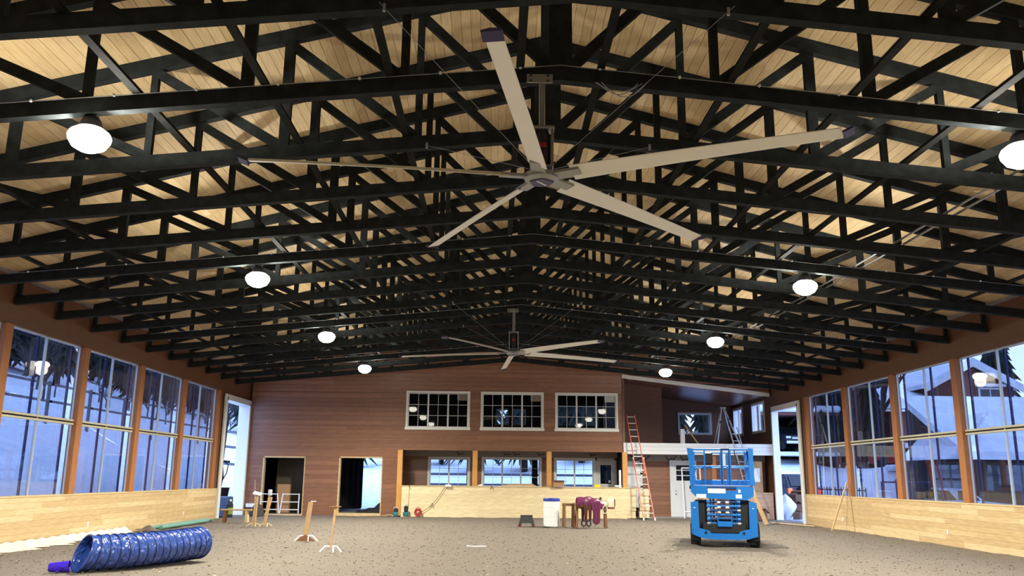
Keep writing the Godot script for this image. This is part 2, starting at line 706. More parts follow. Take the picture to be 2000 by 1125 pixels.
func side_wall(s: float) -> void:
	var sd := "left" if s < 0 else "right"
	var opening := [-37.85 if s < 0 else -38.22, -34.45, -1.0, 4.72]
	var w := MB.new()
	var zb := -46.0 if s > 0 else -45.2
	var holes := [opening]
	if s > 0:
		holes.append([-41.0, -39.15, 3.87, 5.2])
		holes.append([-44.2, -42.6, 3.87, 5.2])
	else:
		holes.append([-46.0, -38.1, -1.0, -0.5])
	holes.append([POSTS[0] - 0.15, POSTS[-1] + 0.15, SILL, HEAD])
	for r in cut(zb, 12.0, -0.3, deck_y(12.0) - 0.02, holes):
		w.span(Vector3(minf(s * (HW + 0.1), s * (HW + 0.42)), r[2], r[0]), Vector3(maxf(s * (HW + 0.1), s * (HW + 0.42)), r[3], r[1]))
	var wall := struct("wall_" + sd, w, mats.header_stain, "brown-stained side wall with tall windows, " + sd + " side of the arena")
	# low kick wall of pine boards
	var n := 0
	for k in 8:
		var y0 := 0.0 if k else -0.06
		for q in pieces(-34.1, -6.0, 3.4):
			var b := MB.new()
			b.span(Vector3(-0.018, k * 0.141 + y0 + 0.0015, q[0] + 0.002), Vector3(0.018, (k + 1) * 0.141 - 0.0015, q[1] - 0.002))
			var o := part("plank", b, mats["pine_kick_%d" % rng.randi_range(0, 3)], wall)
			o.position.x = s * (HW + 0.02 + rng.randf_range(0, 0.002))
			n += 1
	var cap := MB.new()
	cap.span(Vector3(-0.14, SILL, -34.14), Vector3(0.14, SILL + 0.035, -6.0))
	part("sill_board", cap, mats.raw_wood, wall).position.x = s * (HW + 0.13)
	var ef := MB.new()
	ef.span(Vector3(-0.14, 0, -34.15), Vector3(0.14, SILL, -34.105))
	part("end_board", ef, mats.raw_wood, wall).position.x = s * (HW + 0.13)
	var core := MB.new()
	core.span(Vector3(-0.03, 0, -34.1), Vector3(0.03, SILL, -6.0))
	part("kick_backing", core, mats.pine_kick_1, wall).position.x = s * (HW + 0.07)
	for z in ([-23.6, -30.7, -16.3] if s < 0 else [-30.7, -23.6, -17.0]):
		var ob := MB.new()
		ob.rbox(Vector3(0, 0.33, z), Vector3(0.012, 0.12, 0.075), 0.004)
		var so := part("outlet", ob, mats.white_plastic, wall)
		so.position.x = s * (HW - 0.004)
		so.set_meta("label", "white outlet plate on the pine boards")

	# glazed bays
	for i in POSTS.size() - 1:
		window_bay(s, POSTS[i] + 0.15, POSTS[i + 1] - 0.15, i)
	# posts
	var ord := ["first", "second", "third", "fourth", "fifth", "sixth", "seventh", "eighth"]
	for i in POSTS.size():
		var b := MB.new()
		b.rbox(Vector3(0, (HEAD + SILL + 0.035) / 2.0, 0), Vector3(0.22, HEAD - SILL - 0.037, 0.298), 0.012)
		var o := single("timber_post", b, mats.orange_post, "orange-stained timber post between tall windows, %s from the back corner on the %s wall" % [ord[i], sd], "post", "timber window posts", Vector3(s * (HW + 0.16), 0, POSTS[i]))
		o.position.y = 0.0

	# the tall doorway by the back corner
	var t := struct_root("door_1" if s < 0 else "door_2", "tall open doorway with white trim near the back corner, " + sd + " side")
	var fr := MB.new()
	var xi := s * (HW - 0.03)
	var xo := s * (HW + (0.46 if s < 0 else 0.26))
	for zz in [[-37.85, -37.72], [-34.58, -34.45]]:
		fr.span(Vector3(minf(xi, xo), -0.02, zz[0]), Vector3(maxf(xi, xo), 4.72, zz[1]))
	fr.span(Vector3(minf(xi, xo), 4.62, -37.85), Vector3(maxf(xi, xo), 4.75, -34.45))
	part("jamb", fr, mats.white_paint, t)
	var cs := MB.new()
	cs.span(Vector3(s * (HW + 0.02) - 0.03, -0.02, -37.97 if s < 0 else -37.90), Vector3(s * (HW + 0.02) + 0.03, 4.85, -37.82))
	cs.span(Vector3(s * (HW + 0.02) - 0.03, -0.02, -34.5), Vector3(s * (HW + 0.02) + 0.03, 4.85, -34.34))
	cs.span(Vector3(s * (HW + 0.02) - 0.03, 4.7, -37.82), Vector3(s * (HW + 0.02) + 0.03, 4.85, -34.5))
	part("casing", cs, mats.white_paint, t)


func window_bay(s: float, z0: float, z1: float, i: int) -> void:
	var sd := "left" if s < 0 else "right"
	var w := struct_root("window_%d" % (i + 1 + (0 if s < 0 else 7)), "tall blue-tinted window bay %d from the back on the %s wall" % [i + 1, sd])
	var zm := (z0 + z1) / 2.0
	var xg := s * (HW + 0.2)
	var ym := 2.96
	var cm := 0.012
	for seg in [[z0, zm, SILL, ym], [zm, z1, SILL, ym], [z0, zm, ym, HEAD], [zm, z1, ym, HEAD]]:
		for layer in [0.0, 0.18]:
			var g := MB.new()
			var a := Vector3(xg + s * layer, seg[2] + 0.02, seg[0] + cm)
			g.quad(a, a + Vector3(0, 0, seg[1] - seg[0] - 2 * cm), a + Vector3(0, seg[3] - seg[2] - 0.04, seg[1] - seg[0] - 2 * cm), a + Vector3(0, seg[3] - seg[2] - 0.04, 0))
			part("pane", g, mats.arena_glass, w)
	var fr := MB.new()
	fr.span(Vector3(xg - 0.03, HEAD - 0.035, z0), Vector3(xg + 0.03, HEAD, z1))
	fr.span(Vector3(xg - 0.025, SILL, z0), Vector3(xg + 0.025, HEAD, z0 + 0.02))
	fr.span(Vector3(xg - 0.025, SILL, z1 - 0.02), Vector3(xg + 0.025, HEAD, z1))
	part("frame", fr, mats.frame_metal, w)
	var mu := MB.new()
	mu.span(Vector3(xg - 0.03, SILL, zm - 0.022), Vector3(xg + 0.03, HEAD, zm + 0.022))
	part("mullion", mu, mats.frame_metal, w)
	for y in [ym - 0.055, ym + 0.035]:
		var r := MB.new()
		r.rbox(Vector3(xg - s * 0.03, y, zm), Vector3(0.09, 0.055, z1 - z0), 0.012)
		part("rail", r, mats.rail_cream, w)
	var g2 := MB.new()
	g2.span(Vector3(xg - 0.02, ym - 0.03, z0), Vector3(xg + 0.02, ym + 0.01, z1))
	part("rail_core", g2, mats.black_rubber, w)
	for z in [zm, z0 + 0.03]:
		var o := MB.new()
		o.span(Vector3(xg + s * 0.2 - 0.025, SILL - 0.05, z - 0.022), Vector3(xg + s * 0.2 + 0.025, HEAD, z + 0.022))
		part("outer_mullion", o, mats.blue_frame, w)


func back_wall() -> void:
	var H := [[-10.87, -9.05, -1.0, 2.45], [-7.55, -5.67, -1.0, 2.47], [-4.87, 4.91, -1.0, 2.80], [4.91, HW + 0.3, -1.0, 3.2],
		[-4.64, -1.96, 3.80, 5.30], [-1.32, 1.33, 3.80, 5.31], [2.00, 4.65, 3.80, 5.33]]
	var w := MB.new()
	for r in cut(-HW - 0.1, 4.91, -0.3, 6.14, H):
		w.span(Vector3(r[0], r[2], ZB - 0.22), Vector3(r[1], r[3], ZB - 0.02))
	w.prism([Vector2(-HW - 0.1, 6.14), Vector2(4.91, 6.14), Vector2(4.93, soffit_y(4.93) + 0.1), Vector2(HW + 0.1, soffit_y(HW) + 0.1), Vector2(HW + 0.1, deck_y(HW) + 0.02), Vector2(0, deck_y(0) + 0.02), Vector2(-HW - 0.1, deck_y(HW) + 0.02)], 0.2, Vector3(0, 0, ZB - 0.12))
	var wall := struct("wall_back", w, mats.siding_back, "brown lap-sided end wall of the arena with windows and doorways")
	# lap siding, each board a piece of its own
	var ch := 0.195
	for k in 37:
		var y0 := k * ch - 0.03
		var y1 := y0 + ch
		if y0 > 7.0:
			break
		var xr := HW
		var hs := H.duplicate()
		if y0 + 0.02 > 3.1:
			var sx := 4.93 + (6.14 + 0.1 - y1) / 0.115
			if sx > 4.91:
				hs.append([4.91, sx, y0 - 1.0, y1 + 1.0])
		if deck_y(xr) < y1:
			xr = minf(xr, (9.115 - y1) / 0.26)
		for g in cut(-xr, xr, y0, y1, hs):
			if g[3] - g[2] < 0.012:
				continue
			for q in pieces(g[0], g[1], 4.8):
				if q[1] - q[0] < 0.03:
					continue
				var b := MB.new()
				var p := Vector3((q[0] + q[1]) / 2.0, (g[2] + g[3]) / 2.0, ZB)
				b.box(p, Vector3(q[1] - q[0] - 0.003, g[3] - g[2] - 0.003, 0.014), Basis(Vector3.RIGHT, 0.12))
				part("plank", b, mats["siding_%d" % rng.randi_range(0, 3)], wall)

	# upper windows
	var names := ["leftmost", "middle", "rightmost"]
	var ux := [[-4.72, -1.88], [-1.40, 1.41], [1.92, 4.73]]
	for i in 3:
		lattice_window("window_%d" % (15 + i), ux[i][0], ux[i][1], 3.72, 5.40, ZB, 3, 2, 3, "%s of the three white upper windows on the end wall" % names[i], 0.09, 0.3 if i < 2 else 0.3)
	# a small sticker panel in the top right corner of each
	for i in 3:
		var st := MB.new()
		st.span(Vector3(ux[i][1] - 0.58, 5.0, ZB - 0.075), Vector3(ux[i][1] - 0.14, 5.26, ZB - 0.07))
		var o := part("paper_sticker", st, mats.white_paint if i == 2 else mats.grey_plywood, get_node("window_%d" % (15 + i)))
		o.set_meta("label", "paper sticker in the top right corner")
	# recess: side cheeks, header band, back wall with windows and a door
	var rc := struct_root("wall_recess", "recessed ground floor wall behind the counter")
	var cheek := MB.new()
	cheek.span(Vector3(-4.97, 0, -40.0), Vector3(-4.87, 2.85, ZB - 0.02))
	part("cheek", cheek, mats.siding_plain, rc)
	var hb := MB.new()
	hb.span(Vector3(-4.87, 2.58, -40.05), Vector3(4.91, 2.85, -39.7))
	part("header", hb, mats.grey_plywood, rc)
	var rh := [[-3.73, -1.98, -0.5, 2.47], [-1.25, 1.33, -0.5, 2.5], [2.10, 3.86, -0.5, 2.48], [3.94, 4.86, -0.5, 2.48]]
	for k in 15:
		var y0 := k * 0.175
		for g in gaps(-4.87, 4.93, y0, y0 + 0.175, rh):
			var b := MB.new()
			b.box(Vector3((g[0] + g[1]) / 2.0, y0 + 0.0875, -40.03), Vector3(g[1] - g[0], 0.171, 0.05), Basis(Vector3.RIGHT, -0.04))
			part("plank", b, mats["siding_%d" % rng.randi_range(0, 3)], rc)
	for r in cut(-4.9, 5.0, 0.0, 2.85, rh):
		var b := MB.new()
		b.span(Vector3(r[0], r[2], -40.2), Vector3(r[1], r[3], -40.06))
		part("backing", b, mats.siding_back, rc)
	lattice_window("window_18", -3.83, -1.88, 0.75, 2.57, -40.0, 2, 2, 4, "left white lattice window behind the counter", 0.1)
	lattice_window("window_19", -1.35, 1.43, 0.75, 2.60, -40.0, 3, 2, 4, "wide middle lattice window behind the counter", 0.1)
	lattice_window("window_20", 2.00, 3.92, 0.75, 2.58, -40.0, 2, 2, 4, "right lattice window behind the counter, beside the white door", 0.1)
	var d := struct_root("door_3", "white door with one dark glass pane at the right end of the recess")
	var db := MB.new()
	for r in cut(3.94, 4.86, 0.0, 2.48, [[4.16, 4.66, 1.42, 2.27]]):
		db.span(Vector3(r[0], r[2], -40.1), Vector3(r[1], r[3], -40.05))
	part("panel", db, mats.white_paint, d)
	var dc := MB.new()
	dc.span(Vector3(3.92, 0, -40.08), Vector3(4.0, 2.58, -39.98))
	dc.span(Vector3(4.80, 0, -40.08), Vector3(4.91, 2.58, -39.98))
	dc.span(Vector3(3.92, 2.48, -40.08), Vector3(4.91, 2.58, -39.98))
	part("casing", dc, mats.white_paint, d)
	var dg := MB.new()
	dg.span(Vector3(4.16, 1.42, -40.085), Vector3(4.66, 2.27, -40.075))
	part("pane", dg, mats.door_glass, d)
	var dp := MB.new()
	dp.span(Vector3(4.53, 1.47, -40.07), Vector3(4.63, 1.58, -40.065))
	part("note", dp, mats.white_bright, d)

	# yellow posts at the recess
	var px := [-4.88, -1.61, 1.65, 4.97]
	var pl := ["leftmost", "second from left", "third from left", "rightmost"]
	for i in 4:
		var b := MB.new()
		b.rbox(Vector3(0, 1.4, 0), Vector3(0.22, 2.80, 0.2), 0.012)
		single("porch_post", b, mats.yellow_post, "golden timber post at the counter recess, %s of four" % pl[i], "post", "porch posts", Vector3(px[i], 0, ZB + (0.125 if i in [0, 3] else -0.06)))

	# counter front
	var c := thing("counter_wall", "long low wall of pale pine boards in front of the recess", "counter", Vector3(0, 0, -37.55))
	var core := MB.new()
	core.span(Vector3(-4.72, 0, -0.12), Vector3(5.36, 1.25, -0.02))
	part("core", core, mats.pine_counter_1, c)
	for k in 8:
		for q in pieces(-4.74 , 5.38 if k > 1 else 5.0 + 0.1 * k, 3.2):
			var b := MB.new()
			b.span(Vector3(q[0] + 0.002, k * 0.156 + 0.001 + (0.0 if k else -0.04), -0.02), Vector3(q[1] - 0.002, (k + 1) * 0.156 - 0.001, 0.015 + rng.randf_range(0, 0.003)))
			part("plank", b, mats["pine_counter_%d" % rng.randi_range(0, 3)], c)
	var top := MB.new()
	top.span(Vector3(-4.76, 1.25, -0.2), Vector3(5.4, 1.285, 0.04))
	part("top_board", top, mats.raw_wood, c)

	# doorway trims and dark rooms
	for dd in [[-10.87, -9.05, 2.45, "door_4", "open doorway with white gates, left of the end wall"], [-7.55, -5.67, 2.47, "door_5", "open doorway showing daylight, left of the counter"]]:
		var r := struct_root(dd[3], dd[4])
		var j := MB.new()
		j.span(Vector3(dd[0] - 0.02, -0.02, ZB - 0.25), Vector3(dd[0] + 0.05, dd[2], ZB + 0.012))
		j.span(Vector3(dd[1] - 0.03, -0.02, ZB - 0.25), Vector3(dd[1] + 0.015, dd[2], ZB + 0.012))
		j.span(Vector3(dd[0] - 0.02, dd[2] - 0.04, ZB - 0.25), Vector3(dd[1] + 0.015, dd[2] + 0.02, ZB + 0.012))
		part("jamb", j, mats.raw_wood, r)
		var t := MB.new()
		t.span(Vector3(dd[0], -0.05, ZB - 0.3), Vector3(dd[1], 0.09 if dd[0] > -8.0 else 0.03, ZB + 0.1))
		part("threshold", t, mats.raw_wood, r)
	back_rooms()
	balcony()


func lattice_window(called: String, x0: float, x1: float, y0: float, y1: float, z: float, sashes: int, cols: int, rows_: int, label: String, tw := 0.09, depth := 0.1) -> void:
	var w := struct_root(called, label)
	var t := MB.new()
	t.span(Vector3(x0, y0, z - 0.02), Vector3(x0 + tw, y1, z + 0.035))
	t.span(Vector3(x1 - tw, y0, z - 0.02), Vector3(x1, y1, z + 0.035))
	t.span(Vector3(x0 + tw, y1 - tw, z - 0.02), Vector3(x1 - tw, y1, z + 0.035))
	t.span(Vector3(x0 - 0.03, y0 - 0.03, z - 0.02), Vector3(x1 + 0.03, y0 + tw, z + 0.05))
	part("casing", t, mats.cream_paint, w)
	var a := x0 + tw
	var b := x1 - tw
	for i in sashes:
		var sa := a + (b - a) * i / sashes
		var sb := a + (b - a) * (i + 1) / sashes
		var f := MB.new()
		for r in cut(sa, sb, y0 + tw, y1 - tw, [[sa + 0.035, sb - 0.035, y0 + tw + 0.035, y1 - tw - 0.035]]):
			f.span(Vector3(r[0], r[2], z - 0.09), Vector3(r[1], r[3], z - 0.035))
		var s := part("sash", f, mats.white_paint, w)
		for k in range(1, cols):
			var m := MB.new()
			var x := sa + 0.035 + (sb - sa - 0.07) * k / cols
			m.span(Vector3(x - 0.009, y0 + tw + 0.03, z - 0.075), Vector3(x + 0.009, y1 - tw - 0.03, z - 0.06))
			part("glazing_bar", m, mats.white_paint, s)
		for k in range(1, rows_):
			var m := MB.new()
			var y := y0 + tw + 0.035 + (y1 - y0 - 2 * tw - 0.07) * k / rows_
			m.span(Vector3(sa + 0.03, y - 0.009, z - 0.075), Vector3(sb - 0.03, y + 0.009, z - 0.06))
			part("glazing_bar", m, mats.white_paint, s)
		var g := MB.new()
		var p := Vector3(sa + 0.03, y0 + tw + 0.03, z - 0.068)
		var q := Vector3(sb - 0.03, y1 - tw - 0.03, z - 0.068)
		g.quad(p, Vector3(q.x, p.y, p.z), q, Vector3(p.x, q.y, p.z))
		part("pane", g, mats.clear_glass, w)


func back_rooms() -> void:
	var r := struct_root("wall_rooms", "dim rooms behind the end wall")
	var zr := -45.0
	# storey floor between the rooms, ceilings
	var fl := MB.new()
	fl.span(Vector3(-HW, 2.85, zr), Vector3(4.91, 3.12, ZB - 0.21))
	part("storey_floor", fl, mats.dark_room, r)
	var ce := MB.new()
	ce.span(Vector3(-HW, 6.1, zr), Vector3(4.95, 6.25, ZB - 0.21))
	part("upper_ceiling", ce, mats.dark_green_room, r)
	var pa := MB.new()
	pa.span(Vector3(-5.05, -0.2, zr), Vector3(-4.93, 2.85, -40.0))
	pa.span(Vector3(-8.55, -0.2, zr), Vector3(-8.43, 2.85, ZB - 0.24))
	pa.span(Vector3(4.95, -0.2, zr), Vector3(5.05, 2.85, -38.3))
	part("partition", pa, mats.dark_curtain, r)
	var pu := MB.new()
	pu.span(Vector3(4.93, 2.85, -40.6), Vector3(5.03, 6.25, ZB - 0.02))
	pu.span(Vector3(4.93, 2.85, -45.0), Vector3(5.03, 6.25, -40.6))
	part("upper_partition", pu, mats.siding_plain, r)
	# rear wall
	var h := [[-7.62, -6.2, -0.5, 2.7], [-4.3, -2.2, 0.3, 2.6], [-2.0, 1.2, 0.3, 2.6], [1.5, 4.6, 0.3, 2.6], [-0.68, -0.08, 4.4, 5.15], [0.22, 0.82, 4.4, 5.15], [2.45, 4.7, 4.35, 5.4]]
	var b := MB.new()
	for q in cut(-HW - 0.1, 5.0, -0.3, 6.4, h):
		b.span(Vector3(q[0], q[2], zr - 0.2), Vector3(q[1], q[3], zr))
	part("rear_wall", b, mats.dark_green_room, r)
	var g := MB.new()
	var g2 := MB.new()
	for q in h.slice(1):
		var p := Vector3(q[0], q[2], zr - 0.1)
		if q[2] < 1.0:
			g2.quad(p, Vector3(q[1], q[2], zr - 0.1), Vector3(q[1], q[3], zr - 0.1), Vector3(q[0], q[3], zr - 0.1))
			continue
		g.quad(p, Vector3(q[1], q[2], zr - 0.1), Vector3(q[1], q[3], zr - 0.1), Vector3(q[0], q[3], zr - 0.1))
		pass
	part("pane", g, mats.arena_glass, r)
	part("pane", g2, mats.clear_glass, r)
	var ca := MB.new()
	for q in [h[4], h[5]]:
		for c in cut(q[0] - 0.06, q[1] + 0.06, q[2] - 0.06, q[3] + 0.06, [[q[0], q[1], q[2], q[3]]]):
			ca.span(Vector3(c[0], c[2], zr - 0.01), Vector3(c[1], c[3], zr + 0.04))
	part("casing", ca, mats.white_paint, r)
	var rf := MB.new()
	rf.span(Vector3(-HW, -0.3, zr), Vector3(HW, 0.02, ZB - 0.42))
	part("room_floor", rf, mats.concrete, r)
	# things inside the doorways
	var ply := MB.new()
	ply.box(Vector3(0, 1.2, 0), Vector3(1.5, 2.4, 0.03), Basis(Vector3.RIGHT, -0.08))
	single("plywood_sheet", ply, mats.plywood_dark, "dark sheet of plywood leaning inside the left doorway", "plywood", "", Vector3(-9.9, 0.03, -39.6))
	var bx := thing("cardboard_box", "tall tan cardboard box behind the white gates", "box", Vector3(-10.05, 0.03, -38.75), 0.1)
	var bm := MB.new()
	bm.rbox(Vector3(0, 0.62, 0), Vector3(0.55, 1.24, 0.5), 0.01)
	part("carton", bm, mats.cardboard, bx)
	var tp := MB.new()
	tp.box(Vector3(0, 1.242, 0), Vector3(0.07, 0.004, 0.5))
	part("tape", tp, mats.cord_tan, bx)
	for i in 2:
		var gate := thing("white_gate", "white tubular gate panel standing in the left doorway, %s one" % ["left", "right"][i], "gate", Vector3([-10.5, -9.55][i], 0.03, -37.98 + 0.05 * i), [0.0, 0.0][i])
		var sgn := 1.0 if i == 0 else -1.0
		for k in 3:
			var rl := MB.new()
			var y: float = [0.83, 0.50, 0.18][k]
			rl.rod(Vector3(-0.34 - 0.02 * k * (1 if i else 0), y, 0), Vector3(0.34 + 0.02 * k * (0 if i else 1), y, 0), 0.02, 8)
			part("rail", rl, mats.white_plastic, gate)
		for e in [-1.0, 1.0]:
			var lean := 0.10 if e == sgn else 0.0
			var lg := MB.new()
			lg.rod(Vector3(e * 0.35, 0.86, 0), Vector3(e * (0.35 + lean), 0.02, 0.02), 0.024, 8)
			part("leg", lg, mats.white_plastic, gate)
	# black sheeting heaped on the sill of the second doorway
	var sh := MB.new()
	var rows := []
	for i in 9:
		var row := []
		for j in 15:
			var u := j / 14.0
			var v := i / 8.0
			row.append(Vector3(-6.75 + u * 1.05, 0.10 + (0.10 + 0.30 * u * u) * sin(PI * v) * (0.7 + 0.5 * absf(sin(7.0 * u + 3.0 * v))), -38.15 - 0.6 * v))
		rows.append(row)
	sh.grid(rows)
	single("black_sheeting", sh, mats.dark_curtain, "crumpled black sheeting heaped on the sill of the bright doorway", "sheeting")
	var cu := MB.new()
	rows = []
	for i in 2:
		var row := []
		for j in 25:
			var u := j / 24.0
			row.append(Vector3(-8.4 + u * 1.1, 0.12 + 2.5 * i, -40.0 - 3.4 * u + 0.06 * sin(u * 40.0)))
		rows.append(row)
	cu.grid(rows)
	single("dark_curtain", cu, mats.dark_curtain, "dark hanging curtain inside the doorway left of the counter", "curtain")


func balcony() -> void:
	var b := struct_root("floor_balcony", "loft balcony floor with white fascia at the right")
	var fl := MB.new()
	fl.span(Vector3(5.03, 2.85, -44.9), Vector3(HW + 0.1, 3.16, ZB - 0.1))
	part("deck", fl, mats.plywood_dark, b)
	for i in 3:
		var f := MB.new()
		f.span(Vector3(4.95, 2.73 + 0.165 * i, ZB - 0.1), Vector3(HW + 0.02, 2.73 + 0.165 * (i + 1) - 0.006, ZB + 0.03 - 0.012 * i))
		part("fascia_board", f, mats.white_paint, b)
	var s := struct_root("ceiling_balcony", "sloping board ceiling of the loft with a white fascia")
	var fa := MB.new()
	fa.bar(Vector3(4.93, soffit_y(4.93) + 0.03, ZB + 0.02), Vector3(HW, soffit_y(HW) + 0.03, ZB + 0.02), 0.06, 0.17)
	part("fascia", fa, mats.cream_paint, s)
	for i in 34:
		var x0 := 5.03 + i * 0.193
		var p := MB.new()
		p.box(Vector3(x0 + 0.096, soffit_y(x0 + 0.096) + 0.05, -41.4), Vector3(0.19, 0.04, 6.8), Basis(Vector3.BACK, -atan(0.115)))
		part("plank", p, mats["siding_%d" % (i % 4)], s)
	var sb := MB.new()
	sb.bar(Vector3(4.93, soffit_y(4.93) + 0.18, -41.5), Vector3(HW + 0.2, soffit_y(HW + 0.2) + 0.18, -41.5), 7.0, 0.16)
	part("backing", sb, mats.siding_back, s)
	# loft back wall, window, side windows, left block
	var w := struct_root("wall_loft", "dark brown walls inside the loft")
	var m := MB.new()
	for r in cut(5.0, HW + 0.2, 2.8, 6.3, [[8.9, 10.52, 4.02, 5.0]]):
		m.span(Vector3(r[0], r[2], -45.0), Vector3(r[1], r[3], -44.6))
	part("rear_wall", m, mats.siding_plain, w)
	var bl := MB.new()
	bl.span(Vector3(5.0, 3.16, -44.6), Vector3(7.2, 6.1, -40.5))
	part("closet_block", bl, mats.siding_plain, w)
	var wi := struct_root("window_21", "white window in the back of the loft")
	var wf := MB.new()
	for r in cut(8.82, 10.6, 3.94, 5.08, [[8.92, 10.5, 4.04, 4.98]]):
		wf.span(Vector3(r[0], r[2], -44.62), Vector3(r[1], r[3], -44.55))
	part("casing", wf, mats.frame_metal, wi)
	var g := MB.new()
	g.quad(Vector3(8.9, 4.0, -44.7), Vector3(10.52, 4.0, -44.7), Vector3(10.52, 5.0, -44.7), Vector3(8.9, 5.0, -44.7))
	part("pane", g, mats.arena_glass, wi)
	var kk := 22
	for z in [[-41.0, -39.15], [-44.2, -42.6]]:
		var ww := struct_root("window_%d" % kk, "white window in the side wall of the loft, %s one" % ["nearer", "farther"][kk - 22])
		kk += 1
		var f := MB.new()
		for r in cut(z[0] - 0.05, z[1] + 0.05, 3.82, 5.25, [[z[0] + 0.06, z[1] - 0.06, 3.93, 5.14]]):
			f.span(Vector3(HW + 0.06, r[2], r[0]), Vector3(HW + 0.3, r[3], r[1]))
		f.span(Vector3(HW + 0.12, 3.9, (z[0] + z[1]) / 2.0 - 0.02), Vector3(HW + 0.2, 5.2, (z[0] + z[1]) / 2.0 + 0.02))
		part("casing", f, mats.white_paint, ww)
		var gg := MB.new()
		gg.quad(Vector3(HW + 0.2, 3.87, z[0]), Vector3(HW + 0.2, 3.87, z[1]), Vector3(HW + 0.2, 5.2, z[1]), Vector3(HW + 0.2, 5.2, z[0]))
		part("pane", gg, mats.clear_glass, ww)
	# under the loft
	var u := struct_root("wall_porch", "ground floor wall under the loft")
	for k in 14:
		var y0 := k * 0.19 - 0.05
		for q in gaps(5.05, HW, y0, y0 + 0.19, [[5.18, 5.95, -1.0, 2.5], [7.2, 8.42, -1.0, 2.48]]):
			var p := MB.new()
			p.box(Vector3((q[0] + q[1]) / 2.0, y0 + 0.095, -39.2), Vector3(q[1] - q[0], 0.186, 0.05), Basis(Vector3.RIGHT, -0.05))
			part("plank", p, mats["siding_%d" % rng.randi_range(0, 3)], u)
	var bk := MB.new()
	bk.span(Vector3(5.0, -0.3, -39.4), Vector3(HW + 0.1, 2.9, -39.25))
	part("backing", bk, mats.siding_back, u)
	var hd := MB.new()
	hd.span(Vector3(5.05, 2.46, -39.17), Vector3(HW, 2.84, -39.1))
	part("header", hd, mats.grey_plywood, u)
	var gd := struct_root("window_24", "white panelled window left of the orange ladder")
	var gm := MB.new()
	gm.span(Vector3(5.18, 0.4, -39.2), Vector3(5.26, 2.46, -39.1))
	gm.span(Vector3(5.86, 0.4, -39.2), Vector3(5.95, 2.46, -39.1))
	for y in [0.4, 1.28, 1.86, 2.38]:
		gm.span(Vector3(5.18, y, -39.2), Vector3(5.95, y + 0.07, -39.1))
	part("casing", gm, mats.white_paint, gd)
	var gp := MB.new()
	gp.span(Vector3(5.26, 0.45, -39.2), Vector3(5.86, 2.4, -39.15))
	part("blind", gp, mats.white_bright, gd)
	var d := struct_root("door_6", "white door with stacked small panes under the loft")
	var dm := MB.new()
	for r in cut(7.36, 8.26, 0.0, 2.4, [[7.5, 8.12, 1.6, 2.3]]):
		dm.span(Vector3(r[0], r[2], -39.22), Vector3(r[1], r[3], -39.14))
	part("panel", dm, mats.white_paint, d)
	var dc := MB.new()
	dc.span(Vector3(7.2, 0, -39.22), Vector3(7.36, 2.5, -39.08))
	dc.span(Vector3(8.26, 0, -39.22), Vector3(8.42, 2.5, -39.08))
	dc.span(Vector3(7.36, 2.4, -39.22), Vector3(8.26, 2.5, -39.08))
	part("casing", dc, mats.white_paint, d)
	for k in 3:
		var q := MB.new()
		q.span(Vector3(7.5, 1.61 + 0.235 * k, -39.2), Vector3(8.12, 1.61 + 0.235 * k + 0.20, -39.18))
		part("pane", q, mats.car_glass, d)
		var br := MB.new()
		br.span(Vector3(7.5, 1.61 + 0.235 * k + 0.20, -39.2), Vector3(8.12, 1.61 + 0.235 * (k + 1), -39.13))
		part("glazing_bar", br, mats.white_paint, d)
	var kn := MB.new()
	kn.lathe([Vector2(0, -0.03), Vector2(0.03, -0.02), Vector2(0.035, 0), Vector2(0.03, 0.02), Vector2(0, 0.03)], Vector3(7.46, 1.02, -39.1), 12)
	kn.rod(Vector3(7.46, 1.02, -39.15), Vector3(7.46, 1.02, -39.1), 0.012)
	part("knob", kn, mats.steel, d)
	var dk := MB.new()
	dk.lathe([Vector2(0, -0.02), Vector2(0.025, -0.02), Vector2(0.025, 0.02), Vector2(0, 0.02)], Vector3(7.46, 1.16, -39.13), 12, Basis(Vector3.RIGHT, PI / 2))
	part("deadbolt", dk, mats.steel, d)
	# pale half wall at the far right
	var hw := thing("half_wall", "low half wall of pinkish boards beside the right doorway", "half wall", Vector3(0, 0, -38.15))
	for k in 6:
		var p := MB.new()
		p.span(Vector3(10.1, k * 0.183 - 0.02, -0.05), Vector3(HW - 0.02, (k + 1) * 0.183 - 0.023, 0.02))
		part("plank", p, mats.pink_wood, hw)
	var cp := MB.new()
	cp.span(Vector3(10.06, 1.08, -0.1), Vector3(HW - 0.02, 1.12, 0.05))
	part("cap", cp, mats.raw_wood, hw)
	var pb := thing("paper_notice", "white paper notice pinned to a tan board by the right doorway", "notice", Vector3(11.0, 1.55, -38.55))
	var p1 := MB.new()
	p1.box(Vector3(0, 0.25, 0), Vector3(0.5, 1.35, 0.04))
	part("board", p1, mats.tan_wood, pb)
	var p2 := MB.new()
	p2.box(Vector3(0.0, 0.33, 0.024), Vector3(0.26, 0.6, 0.006))
	part("sheet", p2, mats.white_bright, pb)
	var bp := MB.new()
	bp.rbox(Vector3(0, 1.4, 0), Vector3(0.2, 2.75, 0.2), 0.01)
	single("porch_post", bp, mats.orange_post, "orange post under the loft behind the blue lift", "post", "porch posts", Vector3(8.97, 0.0, -38.2))
	# loose cables in the joist bay under the loft
	var ci := 0
